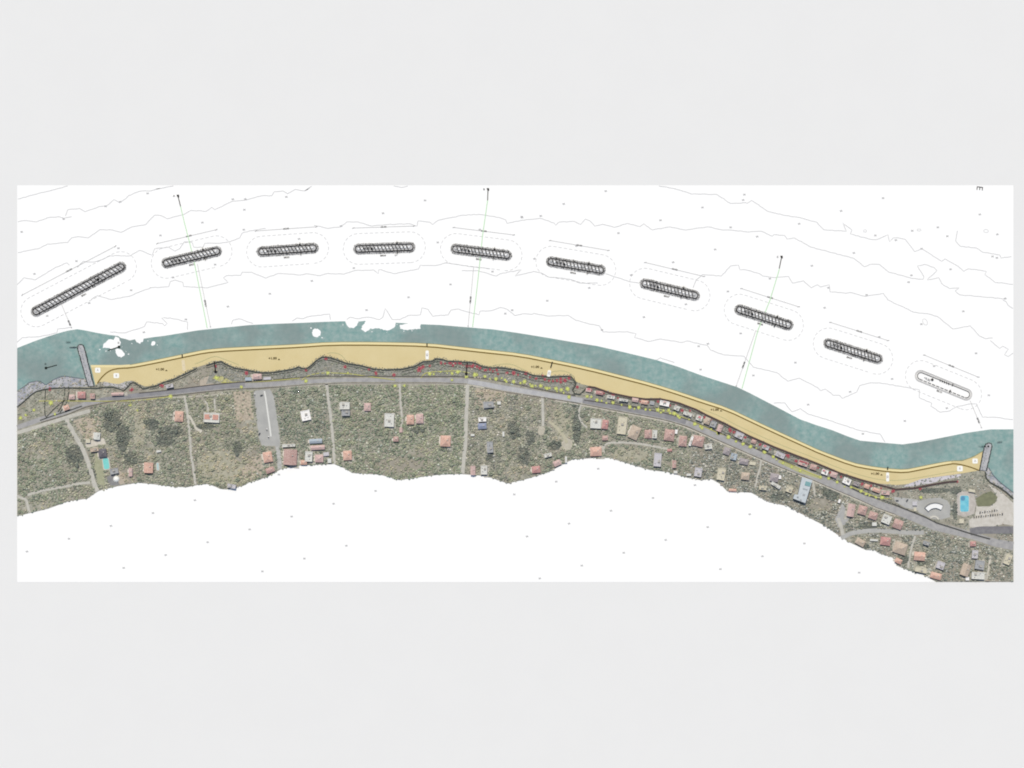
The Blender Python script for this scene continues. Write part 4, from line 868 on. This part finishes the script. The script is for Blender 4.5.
# white dome
root = empty('dome', (*P((116.4,479)), .3), label='small bright white round dome beside the grey paving at the western land edge', cat='dome')
v, f = ICO2; q = MB(); q.add([(3*a, 3*b, max(0, 2.4*c_)) for a, b, c_ in v], [tuple(x) for x in f]); o = q.build('shell', M('white_tag', (250,250,246)), root, local=True)
q = MB(); q.poly(circ(0, 0, 3.2, 20), 0, .4); q.build('base', M('dome_base', (214,214,210)), root, local=True)
area('paving', [(107,477),(112,474),(122,478),(124,484),(112,486),(108,483)], M('dark_paving', (132,132,134), (148,148,148), scale=.3))
# curved white canopy in the parking lot
cur = [(926.4,509.6),(929,507),(933,505.6),(937,505.6),(941.6,507.6)]
c = P(cur[2]); root = empty('canopy', (c[0], c[1], .3), label='curved white canopy with a grey back edge in the eastern grey parking lot', cat='canopy')
lc = [(a-c[0], b-c[1]) for a, b in w(cur)]
q = MB(); q.ribbon(smooth(lc, 2), 4.6, 2, 2.4); q.build('roof', M('canopy_white', (244,244,244)), root, local=True)
q = MB(); q.ribbon(offset(smooth(lc, 2), 2.7), .8, 1.4, 2.9); q.build('back_wall', M('canopy_edge', (120,122,124)), root, local=True)
for p in (lc[0], lc[2], lc[-1]):
    q = MB(); q.poly(circ(p[0], p[1], .25, 8), 0, 2); q.build('post', GREY, root, local=True)
arch = [(930,518),(933,516.4),(936.4,517),(938.6,519.4)]
thing_ribbon('planter', arch, 1.6, 1.0, M('planter_cream', (212,208,198)), 'small curved cream planter wall at the lower edge of the eastern grey lot', 'planter', it=1)
# pools
def pool(x, y, a, b, rot, c1, c2, label, deck=True):
    root = empty('swimming_pool', (*P((x, y)), .36), math.radians(rot), label=label, cat='swimming pool')
    q = MB(); q.poly(rrect(a+1.6, b+1.6, 1), 0, .12); q.build('coping', M('pool_coping', (206,200,192)), root, local=True)
    q = MB(); q.poly(rrect(a, b, 1.2 if a > 4 else .4), .05, .2); q.build('water', M('pool_water'+str(int(x)), c1, c2, scale=.12, rough=.3), root, local=True)
    global free; free &= (abs(xx-x) > a/2+1) | (abs(yy-y) > b/2+1)
    return root
p_ = pool(964.4,503.6,8.6,16,0,(96,184,210),(140,208,222),'big bright blue pool in the eastern hotel terrace')
q = MB(); q.poly(smooth(rect(-1.6, 5.2, 4, 4.6), 1, True), .1, .25); q.build('spa_basin', M('spa_blue', (98,150,184)), p_, local=True)
pool(106.2,463.6,5.6,11,8,(122,208,204),(142,216,210),'turquoise pool below the dark roofed house in the west')
pool(157.8,466.6,1.8,7,5,(176,204,206),(184,208,208),'narrow pale blue pool right of the light orange roof')
# parked cars
def make_car(rgb):
    root = empty('parked_car', (0, 0, .33), cat='car', group='cars parked in rows in the sandy lot', label='small parked car in the rows of the sandy eastern lot')
    v = []; prof = [(-1.15,.15,.45),(-1.1,.45,.5),(1.05,.45,.5),(1.15,.15,.45)]
    q = MB(); q.box(0, 0, 2.5, 1.1, .2, .62); q.build('body', M('car_'+str(rgb[0]), rgb, rough=.4), root, local=True)
    q = MB(); q.add([(-.8,-.5,.62),(.5,-.5,.62),(.5,.5,.62),(-.8,.5,.62),(-.6,-.4,.95),(.25,-.4,.95),(.25,.4,.95),(-.6,.4,.95)], [(0,1,5,4),(1,2,6,5),(2,3,7,6),(3,0,4,7),(4,5,6,7)]); q.build('cabin', M('car_glass', (70,76,82), rough=.2), root, local=True)
    for sx in (-.75, .75):
        for sy in (-.5, .5):
            q = MB(); q.add([(sx+.25*math.cos(t), sy+d, .25+.25*math.sin(t)) for d in (-.08, .08) for t in [k*math.pi/4 for k in range(8)]], [tuple(range(7, -1, -1)), tuple(range(8, 16))]+[(k, (k+1) % 8, 8+(k+1) % 8, 8+k) for k in range(8)]); q.build('wheel', M('tyre', (50,50,52)), root, local=True)
    return root
cars = [make_car((230,230,230)), make_car((120,122,128)), make_car((176,170,160))]
spots = [(974+k*2.35, 517.0-k*.24, 82) for k in range(13)]+[(980+k*2.4, 512.6-k*.35, 82) for k in range(8)]
random.shuffle(spots)
names = {0: 'white', 1: 'dark grey', 2: 'beige'}
for i, (x, y, r) in enumerate(spots):
    o = cars[i] if i < 3 else copy_tree(cars[i % 3]); o.location = (*P((x, y)), .36); o.rotation_euler.z = math.radians(r)
    o['label'] = 'small %s car parked in the rows of the sandy eastern lot' % names[i % 3]; o['group'] = '%s cars parked in the sandy lot' % names[i % 3]
# cars in the big lot
for k, (x, y, r, lab) in enumerate(((261.6,395.4,20,'dark car alone near the top of the big grey parking lot'), (254.6,395,70,'white car at the top left edge of the big parking lot'), (266.8,430,80,'dark car by the white divider low in the big parking lot'), (268.6,437.6,80,'dark car below the other one at the end of the white divider'), (259.4,434,60,'dark car at the lower left edge of the big parking lot'), (897,500.6,0,'dark car in the concrete yard, left one of two'), (907,500.4,60,'dark car in the concrete yard, right one of two'))):
    o = copy_tree(cars[0 if 'white' in lab else 1]); o.location = (*P((x, y)), .37); o.rotation_euler.z = math.radians(r); o.scale = (1.2,1.2,1.2); o['label'] = lab
    if 'group' in o: del o['group']
thing_ribbon('divider', [(264.4,391),(265.8,398),(267.8,413),(269.6,425),(271,436.6)], 1.6, .6, M('divider_white', (224,224,220)), 'white curved divider down the middle of the big grey parking lot', 'divider', it=1)
# small rocks in the shallows
for k, (x, y, s) in enumerate(((95,336,1.1),(99,335.4,.9),(91.6,341,1),(94,343,1.2),(97.4,347,.9),(90.8,351,1.2),(76,366.6,1.6),(60,341,.9),(505,347,1.2),(504,349.5,1.1),(432.8,341,1),(447,341,1.2),(723.6,401.6,1.1),(733,404.4,1.2),(574,356.4,1.2),(490,346.8,1.4),(312,333,.1),(446,336,1))):
    if s < .5: continue
    c = P((x, y)); items = [(random.uniform(-1, 1)*s, random.uniform(-.7, .7)*s, .15, s*.5, s*.4, .25, (186,196,196)) for _ in range(3)]
    sec = 'beside the western groyne' if x < 130 else ('in the middle sea' if x < 600 else 'in the eastern sea')
    o = lumps('rock', items, M('shoal_rock', (186,196,196), attr=True), origin=(c[0], c[1], 0)); tag(o, 'small pale rock showing through the shallow water '+sec, 'rock', 'pale rocks '+sec)

# ------------------------------------------------------------------ vegetation
print('free', free.sum())
TREE = M('leaf_green', (120,124,104), attr=True)
SH = {'olive': (10,13,13), 'dark': (-2,0,3), 'dry': (14,14,14), 'mixed': (12,13,14), 'grey': (14,15,15)}
PAL = {'olive': [(134,140,116),(152,156,130),(172,173,148),(118,124,104),(190,188,166),(142,142,126)],
       'dark': [(104,110,98),(120,126,112),(134,138,122),(92,98,92),(150,154,136)],
       'dry': [(176,172,140),(190,184,158),(158,158,130),(140,144,118),(196,180,160),(182,166,146)],
       'mixed': [(134,138,118),(156,154,136),(184,178,162),(120,124,110),(200,196,186),(166,150,138)],
       'grey': [(222,220,212),(130,132,122),(112,116,106),(150,150,138),(176,174,160),(96,100,94)]}
PAL = {k: [tuple(m_+.62*(q_-m_)+d_ for q_, m_, d_ in zip(c, (150,151,138), SH[k])) for c in v] for k, v in PAL.items()}
dark_sp = DARK  # crowns on groves and painted shade spots get the darker colours
dry_sp = [(85,428,14,12),(140,425,6,24),(225,465,32,16),(247,425,12,10),(250,462,14,14),(490,392,18,7),(559,424,9,14),(562,442,10,12),(630,455,22,8),(400,465,24,9),(420,452,14,5),(150,452,5,14),(40,450,16,10),(25,505,14,6),(110,452,6,8),(128,476,10,8),(45,505,12,6),(502,420,6,10),(550,412,9,12),(850,540,10,6),(820,505,14,8),(518,472,14,9)]
def wt(sp, x, y): return max((1-((x-a)/c)**2-((y-b)/d)**2) for a, b, c, d in sp)
def palette(x, y):
    if wt(dark_sp, x, y) > random.uniform(0, .4): return PAL['dark']
    if wt(dry_sp, x, y) > random.uniform(0, .4): return PAL['dry']
    if x > 690: return PAL['grey'] if random.random() < .6 else PAL['mixed']
    if y < main_y(x): return PAL['mixed']
    return PAL['olive'] if random.random() < .8 else PAL['grey']
mx = np.array([p[0] for p in main]); my = np.array([p[1] for p in main])
def main_y(x): return float(np.interp(x, mx, my))
# individual trees first (with trunks), then the mass
def make_tree(n, spread, cols):
    root = empty('tree', (0, 0, .3))
    q = MB()
    for k in range(6):
        pass
    vs = []; fs = []
    prof = [(0,.34),(.8,.22),(1.6,.16)]
    for z, r in prof: vs += [(r*math.cos(t), r*math.sin(t), z) for t in [i*math.pi/3 for i in range(6)]]
    for j in range(2):
        for i in range(6): fs.append((j*6+i, j*6+(i+1) % 6, (j+1)*6+(i+1) % 6, (j+1)*6+i))
    q.add(vs, fs)
    for k in range(3):
        t = k*2.1+.4; q.add([(0, .1, 1.2), (0, -.1, 1.2), (1.1*math.cos(t), 1.1*math.sin(t), 2.2)], [(0, 1, 2)])
    q.build('trunk', M('bark', (112,100,88)), root, local=True)
    it = []
    for k in range(n):
        t = random.uniform(0, 6.28); r = spread*math.sqrt(random.random()); z = 1.5+1.5*(1-(r/spread)**2)*random.uniform(.5, 1.1)
        s = random.uniform(.34, .62); it.append((r*math.cos(t), r*math.sin(t), z, s, s, s*.8, random.choice(cols)))
    lumps('crown', it, TREE, root, jit=.28)
    return root
protos = {k: [make_tree(26, 1.75, PAL[k][:4]) for _ in range(3)] for k in ('olive', 'dark', 'dry', 'grey')}
used = set(); cand = []
occ = free.copy()
ids = np.argwhere(free & (yy < 575)); rng.shuffle(ids)
zone_names = [(0,66,'far west, beside the first lane'),(66,190,'between the first lane and the forked drive'),(190,256,'between the forked drive and the big parking lot'),(256,332,'dark grove right of the big parking lot'),(332,400,'grove between the first straight lane and the short lane'),(400,466,'grove around the orange roof left of the wide lane'),(466,543,'between the wide lane and the short middle lane'),(543,603,'around the round clearing'),(603,690,'among the houses of the curved lane'),(690,760,'below the terracotta row'),(760,815,'around the big white block'),(815,905,'around the grey courtyard'),(905,1014,'below the eastern parking lots')]
def zone(x):
    for a, b, n in zone_names:
        if a <= x < b: return n
    return zone_names[-1][2]
tr = []
for r_, c_ in ids:
    if len(tr) >= 290: break
    x, y = c_+.5, r_+.5
    if y < main_y(x)+3: continue
    if _plot[r_, c_]: continue
    if not (free[max(0, r_-2):r_+3, max(0, c_-2):c_+3].all()): continue
    k = 'dark' if wt(dark_sp, x, y) > 0 else ('dry' if wt(dry_sp, x, y) > .1 else ('grey' if x > 690 else 'olive'))
    if k == 'dry' and random.random() < .5: continue
    if any((x-a)**2+(y-b)**2 < (22 if k != 'dark' else 14) for a, b, *_ in tr): continue
    tr.append((x, y, k))
word = {'olive': 'olive green', 'dark': 'dark green', 'dry': 'pale dry', 'grey': 'grey green'}
for x, y, k in tr:
    pr = protos[k][random.randrange(3)]
    if id(pr) not in used: used.add(id(pr)); o = pr
    else: o = copy_tree(pr)
    s = random.uniform(.85, 1.35)*(1.15 if k == 'dark' else 1); o.location = (*P((x, y)), .3); o.scale = (s, s, s*.62); o.rotation_euler.z = random.uniform(0, 6.28)
    z_ = zone(x); o['label'] = 'round %s tree crown %s' % (word[k], z_); o['category'] = 'tree'; o['group'] = '%s trees %s' % (word[k], z_)
    free &= (xx-x)**2+(yy-y)**2 > (1.6*s)**2
for k in protos:
    for pr in protos[k]:
        if id(pr) not in used:
            for ch in list(pr.children): bpy.data.objects.remove(ch)
            bpy.data.objects.remove(pr)
ZB = [(0,0,0),(-2,1,-2),(2,2,0),(4,3,-2),(-10,-6,-6),(-4,0,-4),(-2,2,-4),(4,2,2),(0,1,0),(-4,-2,-2),(-6,-4,-2),(-6,-4,-2),(-3,-2,-2),(-5,-2,-2)]
# mass of small crowns
buckets = {}
step = 1.75
ys = np.arange(355, 582, step)
coast_len = 0
for jy, y0 in enumerate(ys):
    for x0 in np.arange(X0+1, X1-1, step):
        x = x0+random.uniform(-.8, .8); y = y0+random.uniform(-.8, .8)
        xi, yi = int(x), int(y)
        if not (0 <= xi < 1024 and yi < 581 and free[yi, xi]): continue
        coastal = y < main_y(x)-2
        if coastal and (random.random() < .4) and wt(dark_sp, x, y) < 0: continue
        if not coastal and wt(dry_sp, x, y) > .15 and random.random() < .45: continue
        if random.random() < .12: continue
        if _plot[yi, xi] and random.random() < .8: continue
        pal = palette(x, y); c = random.choice(pal); dv = random.randint(-8, 8)
        s = random.uniform(.55, 1.25)*(.75 if coastal else 1)
        X_, Y_ = P((x, y)); f_ = math.sin(x*.21+2*math.sin(y*.17))*math.sin(y*.29+1.6*math.sin(x*.13)); zb = ZB[int(sum(x >= z0 for z0, _, _ in zone_names)) % len(ZB)]
        c = (c[0]+13*f_+zb[0]+(5 if f_ > .3 else 0), c[1]+13*f_+zb[1], c[2]+9*f_+zb[2])
        c = tuple(min(255, q_+dv*.7) for q_ in c)
        if abs(X_) > 512: continue
        s = min(s, X1-x, x-X0)
        if s < .3: continue
        key = ('scrub', 0 if x < 300 else (1 if x < 580 else (2 if x < 900 else 3))) if coastal else ('wood', zone(x))
        buckets.setdefault(key, []).append((X_, Y_, .33+s*.3, s*1.1, s*random.uniform(.85, 1.2), s*random.uniform(.38, .6), c))
for (k, zn), it in buckets.items():
    print(k, zn, len(it))
    if k == 'scrub':
        o = lumps('scrub', it, TREE, jit=.3); lab = ['low grey green scrub between the western sea wall and the road', 'low scrub on the headlands of the middle beach', 'thin scrub among the shore houses', 'scrub behind the eastern end of the sea wall'][zn]
        tag(o, lab, 'scrub', kind='stuff')
    else:
        o = lumps('woodland', it, TREE, jit=.3); tag(o, 'mass of small mottled green tree crowns '+zn, 'woodland', kind='stuff')

# ------------------------------------------------------------------ camera, light
cam = bpy.data.cameras.new('camera'); co = bpy.data.objects.new('camera', cam); col.objects.link(co)
HT = 2600.0
co.location = (0, 0, HT); cam.sensor_width = 36; cam.lens = 36*HT/1024; cam.clip_start = 10; cam.clip_end = 30000
sc.camera = co
EL, AZ = math.radians(62), math.radians(100)      # sun high, shadows fall down the sheet and a little right
d = Vector((math.cos(EL)*math.cos(AZ), math.cos(EL)*math.sin(AZ), math.sin(EL)))
sun = bpy.data.lights.new('sun', 'SUN'); sun.energy = 3.57; sun.angle = math.radians(.5); sun.color = (1, .938, .804)
so = bpy.data.objects.new('sun', sun); col.objects.link(so); so.rotation_euler = (-d).to_track_quat('-Z', 'Y').to_euler(); so.location = (0, 0, 800)
wd_ = bpy.data.worlds.new('World'); sc.world = wd_; wd_.use_nodes = True
nt = wd_.node_tree; bg = nt.nodes['Background']; sky = nt.nodes.new('ShaderNodeTexSky'); sky.sky_type = 'NISHITA'; sky.sun_disc = False
sky.sun_elevation = EL; sky.sun_rotation = math.pi/2-AZ
nt.links.new(sky.outputs[0], bg.inputs['Color']); bg.inputs['Strength'].default_value = .1
sc.view_settings.view_transform = 'Standard'; sc.view_settings.look = 'None'; sc.view_settings.exposure = 0.0; sc.view_settings.gamma = 1
sc.render.engine = 'CYCLES'; sc.cycles.filter_width = 1.9
sc.cycles.max_bounces = 4
